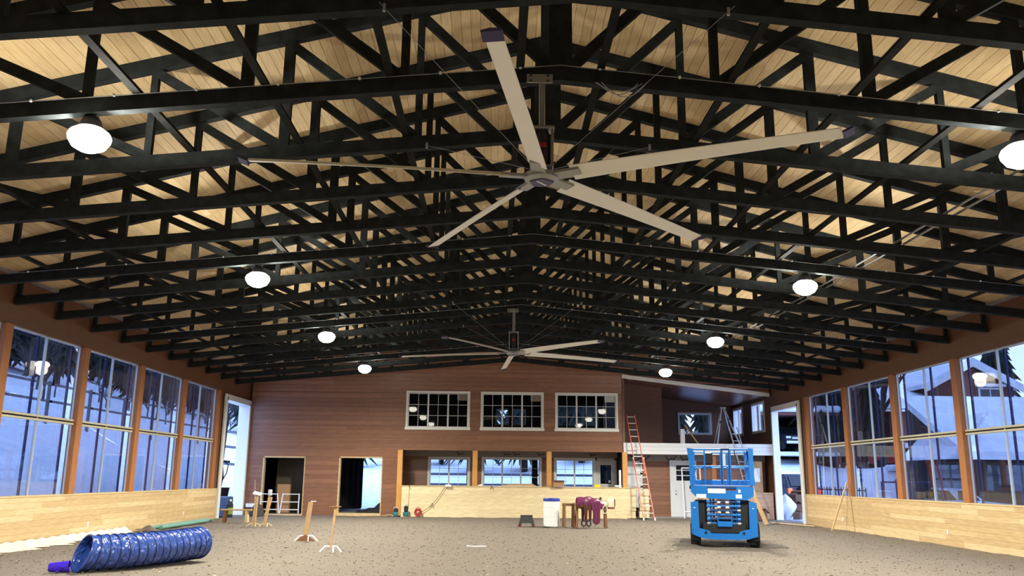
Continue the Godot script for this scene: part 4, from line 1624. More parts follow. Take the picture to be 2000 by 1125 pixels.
func make_saddle_corner() -> void:
	# white drum with blue lid
	var d := thing("plastic_drum", "white plastic drum with a blue lid, in front of the counter", "drum", Vector3(1.28, 0.0, -30.75))
	var b := MB.new()
	b.lathe([Vector2(0, 0), Vector2(0.27, 0), Vector2(0.285, 0.02), Vector2(0.285, 0.30), Vector2(0.279, 0.315), Vector2(0.285, 0.33), Vector2(0.285, 0.62), Vector2(0.279, 0.635), Vector2(0.285, 0.65), Vector2(0.28, 0.90)], Vector3.ZERO, 32)
	part("body", b, mats.drum_white, d)
	var l := MB.new()
	l.lathe([Vector2(0.285, 0.865), Vector2(0.297, 0.87), Vector2(0.297, 0.93), Vector2(0.285, 0.96), Vector2(0.25, 0.965), Vector2(0.22, 0.945), Vector2(0, 0.945)], Vector3.ZERO, 32)
	part("lid", l, mats.drum_blue, d)
	# step stool
	var s := thing("step_stool", "low dark grey step stool with red feet, left of the drum", "step stool", Vector3(0.40, 0.0, -30.8))
	var sm := MB.new()
	sm.prism([Vector2(-0.29, 0.03), Vector2(-0.20, 0.35), Vector2(0.20, 0.35), Vector2(0.29, 0.03), Vector2(0.20, 0.03), Vector2(0.15, 0.11), Vector2(-0.15, 0.11), Vector2(-0.20, 0.03)], 0.34, Vector3.ZERO)
	part("body", sm, mats.step_grey, s)
	var st := MB.new()
	st.rbox(Vector3(0, 0.36, 0), Vector3(0.44, 0.03, 0.38), 0.01)
	part("tread", st, mats.step_grey, s)
	for x in [-0.245, 0.245]:
		var f := MB.new()
		f.rbox(Vector3(x, 0.02, 0), Vector3(0.10, 0.05, 0.36), 0.01)
		part("foot", f, mats.step_red, s)
	# wooden horse beside the drum
	var h := thing("wooden_trestle", "small brown wooden trestle standing between the drum and the saddle", "trestle", Vector3(1.86, 0.0, -30.5))
	for x in [-0.16, 0.16]:
		for z in [-0.18, 0.18]:
			var g := MB.new()
			g.bar(Vector3(x, 0.0, z * 1.4), Vector3(x, 0.76, z * 0.5), 0.09, 0.05)
			part("leg", g, mats.brown_wood, h)
	var tb := MB.new()
	tb.rbox(Vector3(0.04, 0.76, 0), Vector3(0.52, 0.09, 0.18), 0.01)
	part("beam", tb, mats.brown_wood, h)
	# saddle rack
	var r := thing("saddle_rack", "rough wooden rack that carries the saddle in front of the counter", "saddle rack", Vector3(2.60, 0.0, -30.2))
	for x in [-0.50, 0.52]:
		for z in [-0.22, 0.22]:
			var g := MB.new()
			g.bar(Vector3(x, 0.0, z), Vector3(x * 0.94, 0.80, z * 0.35), 0.08, 0.06)
			part("leg", g, mats.brown_wood, r)
	var rb := MB.new()
	rb.rbox(Vector3(0, 0.79, 0), Vector3(1.12, 0.09, 0.14), 0.012)
	part("beam", rb, mats.tan_wood, r)
	# saddle
	var sd := thing("saddle", "brown leather western saddle hanging over the wooden rack", "saddle", Vector3(2.60, 0.0, -30.2))
	var rows := []
	for i in 9:
		var x := lerpf(-0.48, 0.30, i / 8.0)
		var row := []
		for k in 15:
			var a := lerpf(-2.0, 2.0, k / 14.0)
			var hgt := 0.91 + 0.07 * pow(absf(x + 0.08) / 0.4, 2.0)
			row.append(Vector3(x, hgt - 0.20 * (1.0 - cos(a)) - (0.06 * maxf(0.0, absf(a) - 1.5)), 0.22 * sin(a) * (1.0 + 0.1 * absf(a))))
		rows.append(row)
	var sk := MB.new()
	sk.grid(rows)
	sk.grid(rows, false, true)
	part("seat", sk, mats.leather, sd)
	var hn := MB.new()
	hn.tube([Vector3(0.30, 0.88, 0), Vector3(0.34, 0.98, 0), Vector3(0.36, 1.02, 0)], [0.045, 0.03, 0.05], 10)
	part("horn", hn, mats.leather_dark, sd)
	var fi := 0
	for q in [[-0.20, 0.26, 0.12], [-0.05, 0.24, 0.11], [-0.30, 0.22, 0.09]]:
		var fp := []
		for k in 7:
			var v := k / 6.0
			var row := []
			for j in 7:
				var u := j / 6.0 - 0.5
				row.append(Vector3(q[0] + u * q[2] * (1.3 - 0.5 * v), 0.80 - 0.55 * v, q[1] + 0.03 * sin(PI * v) + 0.02 * cos(u * PI)))
			fp.append(row)
		var fm := MB.new()
		fm.grid(fp)
		fm.grid(fp, false, true)
		part("fender", fm, mats.leather if fi < 2 else mats.leather_dark, sd)
		fi += 1
	for x in [-0.27, -0.10]:
		var sp := MB.new()
		sp.tube([Vector3(x - 0.06, 0.24, 0.26), Vector3(x - 0.075, 0.12, 0.27), Vector3(x, 0.06, 0.28), Vector3(x + 0.075, 0.12, 0.27), Vector3(x + 0.06, 0.24, 0.26), Vector3(x - 0.06, 0.24, 0.26)], 0.028, 8)
		part("stirrup", sp, mats.leather_dark, sd)
	var pd := MB.new()
	pd.rbox(Vector3(0.42, 0.80, 0.06), Vector3(0.26, 0.16, 0.34), 0.05)
	part("fleece_pad", pd, mats.wool, sd)
	# cover
	var cv := thing("purple_cover", "crumpled purple nylon cover thrown over the saddle, one flap hanging down", "cover", Vector3(2.60, 0.0, -30.2))
	rows = []
	for i in 19:
		var u := i / 18.0
		var x := lerpf(-0.50, 0.44, u)
		var row := []
		for k in 17:
			var a := lerpf(-1.9, 1.9, k / 16.0)
			var hgt := 1.0 + 0.06 * sin(u * PI) + 0.02 * sin(u * 17.0 + a * 3.0)
			var rad := 0.27 + 0.02 * sin(u * 13.0 + a * 5.0)
			var drop := 0.22 * (1.0 - cos(a))
			row.append(Vector3(x, hgt - drop - 0.10 * u * u, rad * sin(a)))
		rows.append(row)
	var cm := MB.new()
	cm.grid(rows)
	cm.grid(rows, false, true)
	part("drape", cm, mats.purple_cover, cv)
	rows = []
	for i in 13:
		var v := i / 12.0
		var row := []
		for k in 13:
			var u := k / 12.0 - 0.5
			var w := 0.30 * (1.0 - 0.25 * v * v) * (1.0 + 0.1 * sin(v * 9.0))
			if v > 0.85:
				w *= sqrt(maxf(0.0, 1.0 - pow((v - 0.85) / 0.16, 2.0)))
			row.append(Vector3(0.15 + u * w + 0.05 * v * (1.0 - v), 0.88 - 0.76 * v, 0.29 + 0.03 * sin(u * 14.0 + v * 4.0) + 0.05 * v))
		rows.append(row)
	var fm2 := MB.new()
	fm2.grid(rows)
	fm2.grid(rows, false, true)
	part("flap", fm2, mats.purple_cover, cv)
	# coil of rope and a cream bucket on the rack
	var rc := MB.new()
	for k in 3:
		var pts := []
		for i in 25:
			var a := TAU * i / 24.0
			pts.append(Vector3(0.075 * cos(a), 0.13 * sin(a), 0.012 * k - 0.01))
		rc.tube(pts, 0.016, 6, false)
	single("rope_coil", rc, mats.wool, "oval coil of white rope hanging from the right end of the saddle rack", "rope", "", Vector3(3.06, 0.62, -29.9))
	var hp := thing("cream_bucket", "cream bucket with a brown base, tipped at the right end of the saddle rack", "bucket", Vector3(3.28, 0.74, -30.2), 0.0)
	var hb := MB.new()
	hb.lathe([Vector2(0, -0.10), Vector2(0.15, -0.10), Vector2(0.16, -0.04)], Vector3.ZERO, 20)
	part("base", hb, mats.leather, hp)
	var hw := MB.new()
	hw.lathe([Vector2(0.16, -0.04), Vector2(0.155, 0.18), Vector2(0.12, 0.25), Vector2(0, 0.25)], Vector3.ZERO, 20)
	part("body", hw, mats.wool, hp)
	var hr := MB.new()
	hr.rbox(Vector3(0.15, 0.10, 0), Vector3(0.03, 0.26, 0.20), 0.01)
	part("side_strap", hr, mats.leather, hp)


func make_ladders() -> void:
	var la := thing("extension_ladder", "tall orange fibreglass extension ladder leaning on the loft edge", "ladder")
	var b0 := Vector3(5.62, 0.0, -35.75)
	var mid := Vector3(5.42, 2.55, -36.95)
	var top := Vector3(5.27, 4.42, -37.83)
	var px := Vector3(0.22, 0, 0.0)
	for s in [-1.0, 1.0]:
		var r := MB.new()
		r.bar(b0 + px * s, mid + px * s, 0.035, 0.08, Vector3.BACK)
		part("lower_rail", r, mats.ladder_orange, la)
		var u := MB.new()
		u.bar(mid + px * s * 0.86 + Vector3(0.03, -0.7, 0.37), top + px * s * 0.80, 0.03, 0.07, Vector3.BACK)
		part("fly_rail", u, mats.ladder_orange, la)
		var f := MB.new()
		f.rbox(b0 + px * s * 1.05 + Vector3(0, 0.05, 0), Vector3(0.06, 0.11, 0.10), 0.012)
		part("foot", f, mats.white_plastic, la)
		var br := MB.new()
		br.rbox(mid + px * s + Vector3(0, -0.03, 0.03), Vector3(0.06, 0.10, 0.08), 0.01)
		part("rail_bracket", br, mats.aluminium, la)
	for i in 15:
		var y := 0.28 + 0.29 * i
		var t := y / 4.42
		var c := b0.lerp(mid, y / 2.55) if y < 2.55 else mid.lerp(top, (y - 2.55) / 1.87)
		var w := 0.22 if y < 2.55 else 0.18
		var r := MB.new()
		r.rod(c - Vector3(w, 0, 0), c + Vector3(w, 0, 0), 0.018, 8)
		part("rung", r, mats.aluminium, la)
	# step ladder in the loft
	var sl := thing("step_ladder", "aluminium folding step ladder standing open in the loft", "ladder", Vector3(9.6, 3.16, -38.7))
	for s in [-1.0, 1.0]:
		var r := MB.new()
		r.bar(Vector3(s * 0.06 + 0.03, 1.68, 0), Vector3(-0.34 if s < 0 else 0.70, 0.0, 0.2), 0.055, 0.09, Vector3.BACK)
		r.bar(Vector3(s * 0.06 + 0.03, 1.64, -0.1), Vector3(-0.30 if s < 0 else 0.62, 0.0, -0.55), 0.035, 0.06, Vector3.BACK)
		part("rail", r, mats.aluminium, sl)
	var tp := MB.new()
	tp.rbox(Vector3(0.03, 1.70, -0.03), Vector3(0.30, 0.06, 0.22), 0.015)
	part("top_cap", tp, mats.aluminium, sl)
	for s in 3:
		var h := MB.new()
		h.rbox(Vector3([-0.12, 0.42, 0.3][s], [1.05, 0.85, 1.2][s], 0.12), Vector3(0.09, 0.11, 0.05), 0.015)
		part("hinge", h, mats.motor_dark, sl)
	var l2 := thing("short_ladder", "short aluminium ladder leaning on the white loft fascia", "ladder")
	var q0 := Vector3(10.15, 2.1, -37.55)
	var q1 := Vector3(9.85, 3.95, -37.92)
	for s in [-1.0, 1.0]:
		var r := MB.new()
		r.bar(Vector3(9.95 + 0.2 * s + 0.5, 0.0, -36.9), q1 + Vector3(0.17 * s, 0, 0), 0.03, 0.06, Vector3.BACK)
		part("rail", r, mats.aluminium, l2)
	for i in 12:
		var t := (i + 1) / 13.0
		var c := Vector3(10.45, 0, -36.9).lerp(q1, t)
		var r := MB.new()
		r.rod(c - Vector3(0.19, 0, 0), c + Vector3(0.19, 0, 0), 0.015, 8)
		part("rung", r, mats.aluminium, l2)
	# loft odds and ends
	var pb := MB.new()
	pb.rbox(Vector3(0, 0.36, 0), Vector3(0.2, 0.72, 0.15), 0.01)
	single("white_newel", pb, mats.white_paint, "short white post standing at the edge of the loft", "post", "", Vector3(7.72, 3.16, -38.6))
	var st := MB.new()
	st.bar(Vector3(-0.05, 0.9, 0.0), Vector3(0.55, 0.02, 0.1), 0.035, 0.05)
	single("wood_stick", st, mats.tan_wood, "thin stick leaning against the short white post in the loft", "stick", "", Vector3(7.86, 3.16, -38.5))


func stand_feet(t: Node3D, w: float, m: Material, h := 0.11) -> void:
	for s in [-1.0, 1.0]:
		var f := MB.new()
		f.tube([Vector3(s * 0.03, h, 0), Vector3(s * w * 0.55, h, 0), Vector3(s * w, 0.0, 0.03)], 0.018, 8)
		part("foot", f, m, t)
	var g := MB.new()
	g.tube([Vector3(0.05, h, 0), Vector3(0.07, h * 0.6, 0.10), Vector3(0.09, 0.0, 0.2)], 0.018, 8)
	part("foot", g, m, t)


func make_stands() -> void:
	var a := thing("jump_standard", "flat wooden jump standard with a broad upright and white feet", "jump stand", Vector3(-5.62, 0, -23.0), 0.0, "jump stands")
	var u := MB.new()
	u.bar(Vector3(-0.03, 0.08, 0), Vector3(0.06, 0.98, -0.02), 0.125, 0.03, Vector3.BACK)
	part("upright", u, mats.tan_wood, a)
	var bs := MB.new()
	bs.prism([Vector2(-0.25, 0.0), Vector2(-0.14, 0.10), Vector2(-0.02, 0.16), Vector2(0.10, 0.10), Vector2(0.25, 0.0)], 0.03, Vector3(0, 0, 0.03))
	part("base", bs, mats.brown_wood, a)
	stand_feet(a, 0.30, mats.white_plastic, 0.13)
	var tp := MB.new()
	tp.rbox(Vector3(0.13, 1.0, -0.02), Vector3(0.14, 0.02, 0.05), 0.005)
	part("cup", tp, mats.white_plastic, a)

	var b := thing("jump_standard", "thin wooden jump standard with a T-shaped top, nearest the viewer", "jump stand", Vector3(-4.38, 0, -19.8), 0.0, "jump stands")
	u = MB.new()
	u.bar(Vector3(-0.02, 0.08, 0), Vector3(0.03, 0.60, 0), 0.035, 0.035)
	u.bar(Vector3(0.03, 0.58, 0), Vector3(0.06, 0.97, 0), 0.055, 0.04)
	part("upright", u, mats.tan_wood, b)
	tp = MB.new()
	tp.rbox(Vector3(0.06, 0.98, 0), Vector3(0.24, 0.025, 0.10), 0.006)
	tp.rbox(Vector3(-0.06, 0.96, 0), Vector3(0.03, 0.05, 0.10), 0.006)
	part("top_bar", tp, mats.brown_wood, b)
	stand_feet(b, 0.24, mats.white_plastic, 0.12)

	var c := thing("jump_standard", "wooden jump standard with a tilted white plate on top, left pair", "jump stand", Vector3(-8.68, 0, -29.2), 0.0, "jump stands")
	u = MB.new()
	u.bar(Vector3(-0.03, 0.05, 0), Vector3(0.02, 1.0, 0), 0.09, 0.03, Vector3.BACK)
	u.bar(Vector3(0.05, 0.05, 0.08), Vector3(0.06, 1.0, 0.02), 0.05, 0.03, Vector3.BACK)
	part("upright", u, mats.tan_wood, c)
	tp = MB.new()
	tp.box(Vector3(0.03, 1.06, 0), Vector3(0.26, 0.03, 0.16), Basis(Vector3.BACK, -0.2) * Basis(Vector3.RIGHT, 0.5))
	part("plate", tp, mats.white_bright, c)
	stand_feet(c, 0.24, mats.raw_wood, 0.08)

	var d := thing("jump_standard", "wooden jump standard with a grey can on top, left pair", "jump stand", Vector3(-8.32, 0, -29.3), 0.0, "jump stands")
	u = MB.new()
	u.bar(Vector3(-0.06, 0.05, 0), Vector3(0.06, 1.02, 0), 0.07, 0.03, Vector3.BACK)
	u.bar(Vector3(-0.03, 0.05, 0.05), Vector3(0.14, 0.95, 0.02), 0.06, 0.03, Vector3.BACK)
	part("upright", u, mats.tan_wood, d)
	tp = MB.new()
	tp.lathe([Vector2(0, 0), Vector2(0.07, 0), Vector2(0.07, 0.17), Vector2(0.06, 0.19), Vector2(0, 0.19)], Vector3(0.07, 1.0, 0), 16)
	part("can", tp, mats.frame_metal, d)
	stand_feet(d, 0.22, mats.raw_wood, 0.08)

	var e := thing("wooden_bench", "small wooden bench by the left doorway", "bench", Vector3(-10.0, 0, -31.6))
	var t := MB.new()
	t.rbox(Vector3(0, 0.43, 0), Vector3(1.08, 0.05, 0.26), 0.008)
	part("top", t, mats.tan_wood, e)
	for s in [-1.0, 1.0]:
		var l := MB.new()
		l.bar(Vector3(s * 0.40, 0.0, 0.0), Vector3(s * 0.38, 0.41, 0.0), 0.09, 0.22, Vector3.BACK)
		part("leg", l, mats.raw_wood if s > 0 else mats.brown_wood, e)


func sag(a: Vector3, b: Vector3, drop: float, n := 14) -> Array:
	var out := []
	for i in n + 1:
		var t := float(i) / n
		out.append(a.lerp(b, t) - Vector3(0, drop * 4.0 * t * (1.0 - t), 0))
	return out


func make_small_things() -> void:
	var zc := -37.4
	# reel, tools and lead at the left end of the counter
	var rl := thing("cord_reel", "round red extension cord reel leaning on the counter", "cord reel", Vector3(-3.98, 0.17, -37.33), 0.1)
	var m := MB.new()
	m.lathe([Vector2(0.06, -0.05), Vector2(0.16, -0.05), Vector2(0.165, -0.04), Vector2(0.08, -0.03), Vector2(0.08, 0.03), Vector2(0.165, 0.04), Vector2(0.16, 0.05), Vector2(0.06, 0.05)], Vector3.ZERO, 24, Basis(Vector3.RIGHT, PI / 2))
	part("spool", m, mats.reel_red, rl)
	m = MB.new()
	m.tube(sag(Vector3(-0.16, 0.02, 0.07), Vector3(0.16, 0.02, 0.07), -0.2), 0.012, 6)
	part("handle", m, mats.reel_red, rl)
	for i in 2:
		var tl := thing("power_tool", ["teal power tool lying below the golden post at the counter's left end", "teal power tool standing between the golden post and the red reel"][i], "power tool", Vector3([-4.92, -4.50][i], 0.0, -37.2), 0.4 * i)
		m = MB.new()
		m.rbox(Vector3(0, 0.10, 0), Vector3(0.20, 0.18, 0.16), 0.03)
		part("body", m, mats.teal_tool, tl)
		m = MB.new()
		m.rbox(Vector3(0.02, 0.26 + 0.05 * i, 0), Vector3(0.18, 0.16 + 0.1 * i, 0.12), 0.04)
		part("motor", m, mats.motor_dark, tl)
		m = MB.new()
		m.tube(sag(Vector3(-0.10, 0.32 + 0.1 * i, 0), Vector3(0.10, 0.32 + 0.1 * i, 0), -0.08), 0.016, 6)
		part("handle", m, mats.frame_metal, tl)
	m = MB.new()
	m.tube(sag(Vector3(-3.86, 0.17, -37.45), Vector3(-2.85, 1.27, -37.44), 0.16, 18), 0.013, 6)
	single("power_lead", m, mats.cord_tan, "tan power lead curving up the counter from the red reel", "cord")
	m = MB.new()
	m.tube([Vector3(-5.5, 0.03, -37.1), Vector3(-5.3, 0.05, -37.2), Vector3(-5.15, 0.08, -37.15), Vector3(-5.0, 0.03, -37.05)], 0.016, 6)
	single("yellow_lead", m, mats.raw_wood, "short pale lead lying on the floor at the foot of the golden post", "cord")
	m = MB.new()
	m.tube([Vector3(-4.42, 1.29, -37.45), Vector3(-4.40, 1.22, -37.48), Vector3(-4.36, 1.12, -37.5)], 0.012, 6)
	m.tube([Vector3(-4.40, 1.13, -37.505), Vector3(-4.41, 0.6, -37.515), Vector3(-4.43, 0.3, -37.5)], 0.006, 5)
	single("hanging_lead", m, mats.motor_dark, "thin dark lead hanging over the left end of the counter", "cord")
	# on the counter
	m = MB.new()
	m.rbox(Vector3(0, 0.05, 0), Vector3(0.26, 0.10, 0.16), 0.012)
	single("white_block", m, mats.white_bright, "small white block on the counter edge where the tan lead ends", "block", "", Vector3(-2.73, 1.24, -37.44))
	m = MB.new()
	m.rbox(Vector3(0, 0.025, 0), Vector3(0.22, 0.05, 0.2), 0.012)
	m.rbox(Vector3(0.03, 0.065, 0), Vector3(0.10, 0.03, 0.12), 0.012)
	single("white_rag", m, mats.white_bright, "folded white rag on the counter beside the second golden post", "rag", "", Vector3(-1.36, 1.287, -37.65))
	var pl := thing("board_stack", "two long pale boards lying on the counter in front of the middle window", "boards", Vector3(0.32, 1.287, -37.62))
	for i in 2:
		m = MB.new()
		m.rbox(Vector3(0.06 * i, 0.03 + 0.06 * i, -0.02 * i), Vector3(1.45 - 0.3 * i, 0.055, 0.14), 0.006)
		part("board", m, mats.tan_wood if i else mats.raw_wood, pl)
	var bx := thing("open_carton", "open cardboard carton tipped over the counter edge beside the third golden post", "box", Vector3(2.02, 1.30, -37.52), 0.05)
	m = MB.new()
	m.rbox(Vector3(0, 0.11, 0), Vector3(0.48, 0.22, 0.30), 0.008)
	part("carton", m, mats.cardboard, bx)
	m = MB.new()
	m.box(Vector3(0, 0.24, 0.14), Vector3(0.46, 0.012, 0.14), Basis(Vector3.RIGHT, 0.3))
	m.box(Vector3(0.30, 0.22, 0), Vector3(0.14, 0.012, 0.28), Basis(Vector3.BACK, -0.35))
	part("flap", m, mats.cardboard_dark, bx)
	m = MB.new()
	m.rbox(Vector3(0, 0.06, 0), Vector3(0.26, 0.12, 0.1), 0.012)
	single("yellow_pack", m, mats.yellow_box, "small bright yellow pack on the counter below the white door", "pack", "", Vector3(3.72, 1.285, -37.6))
	m = MB.new()
	m.lathe([Vector2(0, 0), Vector2(0.06, 0), Vector2(0.065, 0.10), Vector2(0.05, 0.11), Vector2(0.05, 0.74), Vector2(0, 0.74)], Vector3.ZERO, 16)
	m.rbox(Vector3(-0.14, 0.06, 0), Vector3(0.2, 0.07, 0.08), 0.015)
	single("white_pipe", m, mats.white_plastic, "upright white plastic pipe with a side branch at the counter's right end", "pipe", "", Vector3(4.72, 1.285, -37.65))
	for i in 2:
		m = MB.new()
		m.tube([Vector3(0, 0.03, 0.05), Vector3(-0.03, -0.02, 0.07), Vector3(-0.08, -0.14, 0.05)], 0.01, 6)
		m.tube([Vector3(0, 0.03, 0.05), Vector3(0.03, -0.03, 0.07), Vector3(0.07, -0.16, 0.05)], 0.01, 6)
		m.tube([Vector3(0.0, 0.0, -0.04), Vector3(0.0, 0.05, 0.0), Vector3(0, 0.03, 0.05)], 0.012, 6)
		single("wire_clip", m, mats.cord_tan, ["forked wire clip hooked over the counter below the middle window", "forked stick clipped to the tan lead on the counter face"][i], "clip", "", [Vector3(-0.85, 1.285, -37.56), Vector3(-3.40, 0.52, -37.56)][i])
	# stacked sawn lumber beside the counter
	var lu := thing("lumber_blocks", "rough yellow blocks stacked at the right end of the counter", "blocks", Vector3(5.72, 0, -37.6))
	for i in 4:
		m = MB.new()
		m.rbox(Vector3(0.02 * (i % 2), 0.16 + 0.31 * i, 0), Vector3(0.42, 0.29, 0.3), 0.012)
		part("block", m, mats["pine_counter_%d" % i], lu)
	var pa := thing("spaced_lumber", "stack of tan boards spaced with white battens left of the blue lift", "lumber stack", Vector3(8.12, 0, -36.2))
	for i in 5:
		m = MB.new()
		m.rbox(Vector3(0, 0.13 + 0.245 * i, 0), Vector3(0.52, 0.14, 0.9), 0.008)
		part("board", m, mats.tan_wood, pa)
		m = MB.new()
		m.rbox(Vector3(0, 0.03 + 0.245 * i, 0), Vector3(0.58, 0.05, 0.94), 0.006)
		part("batten", m, mats.white_paint, pa)
	m = MB.new()
	m.rbox(Vector3(0, 0.03, 0), Vector3(0.6, 0.05, 0.9), 0.006)
	part("batten", m, mats.white_paint, pa).position.y = 1.23
	var pf := thing("pipe_stand", "white pipe frame leaning before the white door under the loft", "frame", Vector3(7.85, 0, -38.2))
	for q in [[Vector3(-0.30, 0, 0.3), Vector3(-0.30, 2.15, 0)], [Vector3(0.50, 0, 0.3), Vector3(0.50, 2.15, 0)], [Vector3(-0.30, 2.15, 0), Vector3(0.50, 2.15, 0)], [Vector3(-0.28, 0.28, 0.27), Vector3(0.50, 0.28, 0.27)]]:
		m = MB.new()
		m.rod(q[0], q[1], 0.028, 8)
		part("pipe", m, mats.white_plastic, pf)
	m = MB.new()
	m.bar(Vector3(0, 0.0, 0), Vector3(-0.42, 1.45, -0.55), 0.16, 0.045, Vector3.BACK)
	single("leaning_plank", m, mats.tan_wood, "tan plank leaning behind the right side of the blue lift", "plank", "", Vector3(9.68, 0.0, -33.3))
	var cb := thing("carton_heap", "torn brown carton lying at the foot of the pale half wall", "box", Vector3(10.45, 0, -36.9), 0.3)
	m = MB.new()
	m.rbox(Vector3(0, 0.20, 0), Vector3(0.62, 0.40, 0.45), 0.01)
	part("carton", m, mats.cardboard_dark, cb)
	m = MB.new()
	m.box(Vector3(-0.05, 0.45, 0.18), Vector3(0.55, 0.015, 0.28), Basis(Vector3.RIGHT, -0.35))
	m.box(Vector3(0.38, 0.38, 0.0), Vector3(0.28, 0.015, 0.42), Basis(Vector3.BACK, -0.7))
	part("flap", m, mats.cardboard, cb)
	m = MB.new()
	m.rbox(Vector3(0, 0.015, 0), Vector3(0.16, 0.03, 2.6), 0.006)
	single("white_board", m, mats.raw_wood, "pale board lying on the footing before the right doorway", "board", "", Vector3(10.75, 0.0, -33.4), 0.30)
	m = MB.new()
	m.bar(Vector3(0, 0, 0), Vector3(0.66, 1.62, -0.05), 0.05, 0.05)
	single("leaning_pole", m, mats.raw_wood, "thin pale pole leaning on the right kick wall", "pole", "", Vector3(10.86, 0.0, -29.9))
	# left side of the arena
	for i in 2:
		m = MB.new()
		m.rod(Vector3(0, 0.06, 0), Vector3(0.05, 0.06, -5.0 + 0.4 * i), 0.06, 10)
		single("green_pipe", m, mats.pipe_green, "pale green pipe lying along the left kick wall, %s of two" % ["inner", "outer"][i], "pipe", "green pipes", Vector3(-11.2 + 0.22 * i, 0.0, -26.9 - 0.3 * i))
	m = MB.new()
	var rows := []
	for i in 9:
		var row := []
		for k in 9:
			var u := k / 8.0
			var v := i / 8.0
			row.append(Vector3(-0.35 + 0.7 * u, 0.02 + 0.14 * sin(PI * u) * sin(PI * v) * (0.7 + 0.4 * sin(9.0 * u + 5.0 * v)), -0.35 * v))
		rows.append(row)
	m.grid(rows)
	single("strap_heap", m, mats.grey_cloth, "small heap of grey straps at the near end of the green pipes", "straps", "", Vector3(-11.15, 0.0, -26.4))
	# torn pale membrane showing along the foot of the left wall
	rows = []
	for i in 81:
		var z := -15.0 - 11.0 * i / 80.0
		var row := []
		var w := 0.55 + 0.28 * sin(i * 0.9) * sin(i * 0.37) - 0.003 * i
		for k in 7:
			var u := k / 6.0
			row.append(Vector3(-11.53 + w * u, 0.13 * (1.0 - u) * (1.0 - u) + 0.018 * sin(i * 1.7 + u * 6.0) * (1.0 - u) + 0.012 - 0.03 * u, z))
		rows.append(row)
	m = MB.new()
	m.grid(rows)
	single("floor_membrane", m, mats.film, "strip of crinkled pale membrane along the foot of the left kick wall", "membrane")
	m = MB.new()
	m.tube([Vector3(-0.19, 0.02, 0), Vector3(-0.10, 0.02, 0.10), Vector3(0.04, 0.02, 0.14), Vector3(0.17, 0.02, 0.12), Vector3(0.27, 0.02, 0.04)], [0.02, 0.012, 0.016, 0.02, 0.014], 6)
	single("paper_scrap", m, mats.white_bright, "white curl of torn tape lying alone on the middle of the footing", "scrap", "", Vector3(-1.2, 0.0, -21.6))
	# churned soil by the lift's wheels
	for i in 2:
		m = MB.new()
		rows = []
		for a in 8:
			var row := []
			for k in 18:
				var th := TAU * k / 18.0
				var v := a / 7.0
				var rr := cos(v * PI / 2.0) * (1.0 + 0.18 * sin(th * 3.0 + i) + 0.1 * sin(th * 5.0))
				row.append(Vector3(0.34 * rr * cos(th), 0.09 * sin(v * PI / 2.0) + 0.012 * sin(th * 4.0 + v * 7.0) * (1.0 - v), 0.32 * rr * sin(th)))
			rows.append(row)
		m.grid(rows, true, true)
		single("soil_heap", m, mats.churned, ["low heap of dark churned soil left of the blue lift", "low heap of dark churned soil right of the blue lift"][i], "soil", "", [Vector3(4.22, -0.02, -22.7), Vector3(6.38, -0.02, -22.4)][i])
	# by the left doorway
	var bn := thing("storage_bin", "blue-grey plastic bin standing in the left doorway", "bin", Vector3(-11.75, 0.0, -35.4))
	m = MB.new()
	m.rbox(Vector3(0, 0.40, 0), Vector3(0.75, 0.80, 0.7), 0.04)
	part("body", m, mats.bin_blue, bn)
	var bt := thing("yellow_jug", "dark jug with a yellow label beside the blue-grey bin", "jug", Vector3(-11.28, 0.0, -35.1))
	m = MB.new()
	m.lathe([Vector2(0, 0), Vector2(0.11, 0), Vector2(0.11, 0.5), Vector2(0.04, 0.6), Vector2(0.04, 0.66), Vector2(0, 0.66)], Vector3.ZERO, 16)
	part("body", m, mats.motor_dark, bt)
	m = MB.new()
	m.lathe([Vector2(0.112, 0.12), Vector2(0.112, 0.38)], Vector3.ZERO, 16)
	part("label", m, mats.green_label, bt)
	m = MB.new()
	m.lathe([Vector2(0.042, 0.62), Vector2(0.042, 0.70), Vector2(0, 0.70)], Vector3.ZERO, 12)
	part("cap", m, mats.white_plastic, bt)
	var br := thing("push_broom", "broom with a tan handle leaning in the corner by the left doorway", "broom", Vector3(-10.95, 0.0, -37.3))
	m = MB.new()
	m.rod(Vector3(0.05, 0.25, 0.0), Vector3(-0.16, 1.45, -0.5), 0.016, 8)
	part("handle", m, mats.tan_wood, br)
	m = MB.new()
	m.rbox(Vector3(0.06, 0.16, 0.02), Vector3(0.34, 0.22, 0.08), 0.02)
	part("head", m, mats.reel_red, br)
	m = MB.new()
	rows = []
	for i in 9:
		var row := []
		for k in 16:
			var a := TAU * k / 16.0
			var v := i / 8.0
			var r := 0.30 * cos(v * PI / 2.0) * (1.0 + 0.15 * sin(a * 3.0 + v * 4.0))
			row.append(Vector3(r * cos(a), 0.50 * sin(v * PI / 2.0), r * sin(a) * 0.8))
		rows.append(row)
	m.grid(rows, true, true)
	m.grid(rows, true, false)
	single("grey_bundle", m, mats.grey_cloth, "grey cloth bundle on the floor behind the wooden bench", "bundle", "", Vector3(-10.62, 0.0, -36.6))
	m = MB.new()
	m.rbox(Vector3(0, 0.33, 0), Vector3(0.5, 0.16, 0.14), 0.01)
	single("white_ledge", m, mats.white_paint, "short white ledger board on the end wall left of the white gates", "board", "", Vector3(-11.2, 0.05, -37.89))


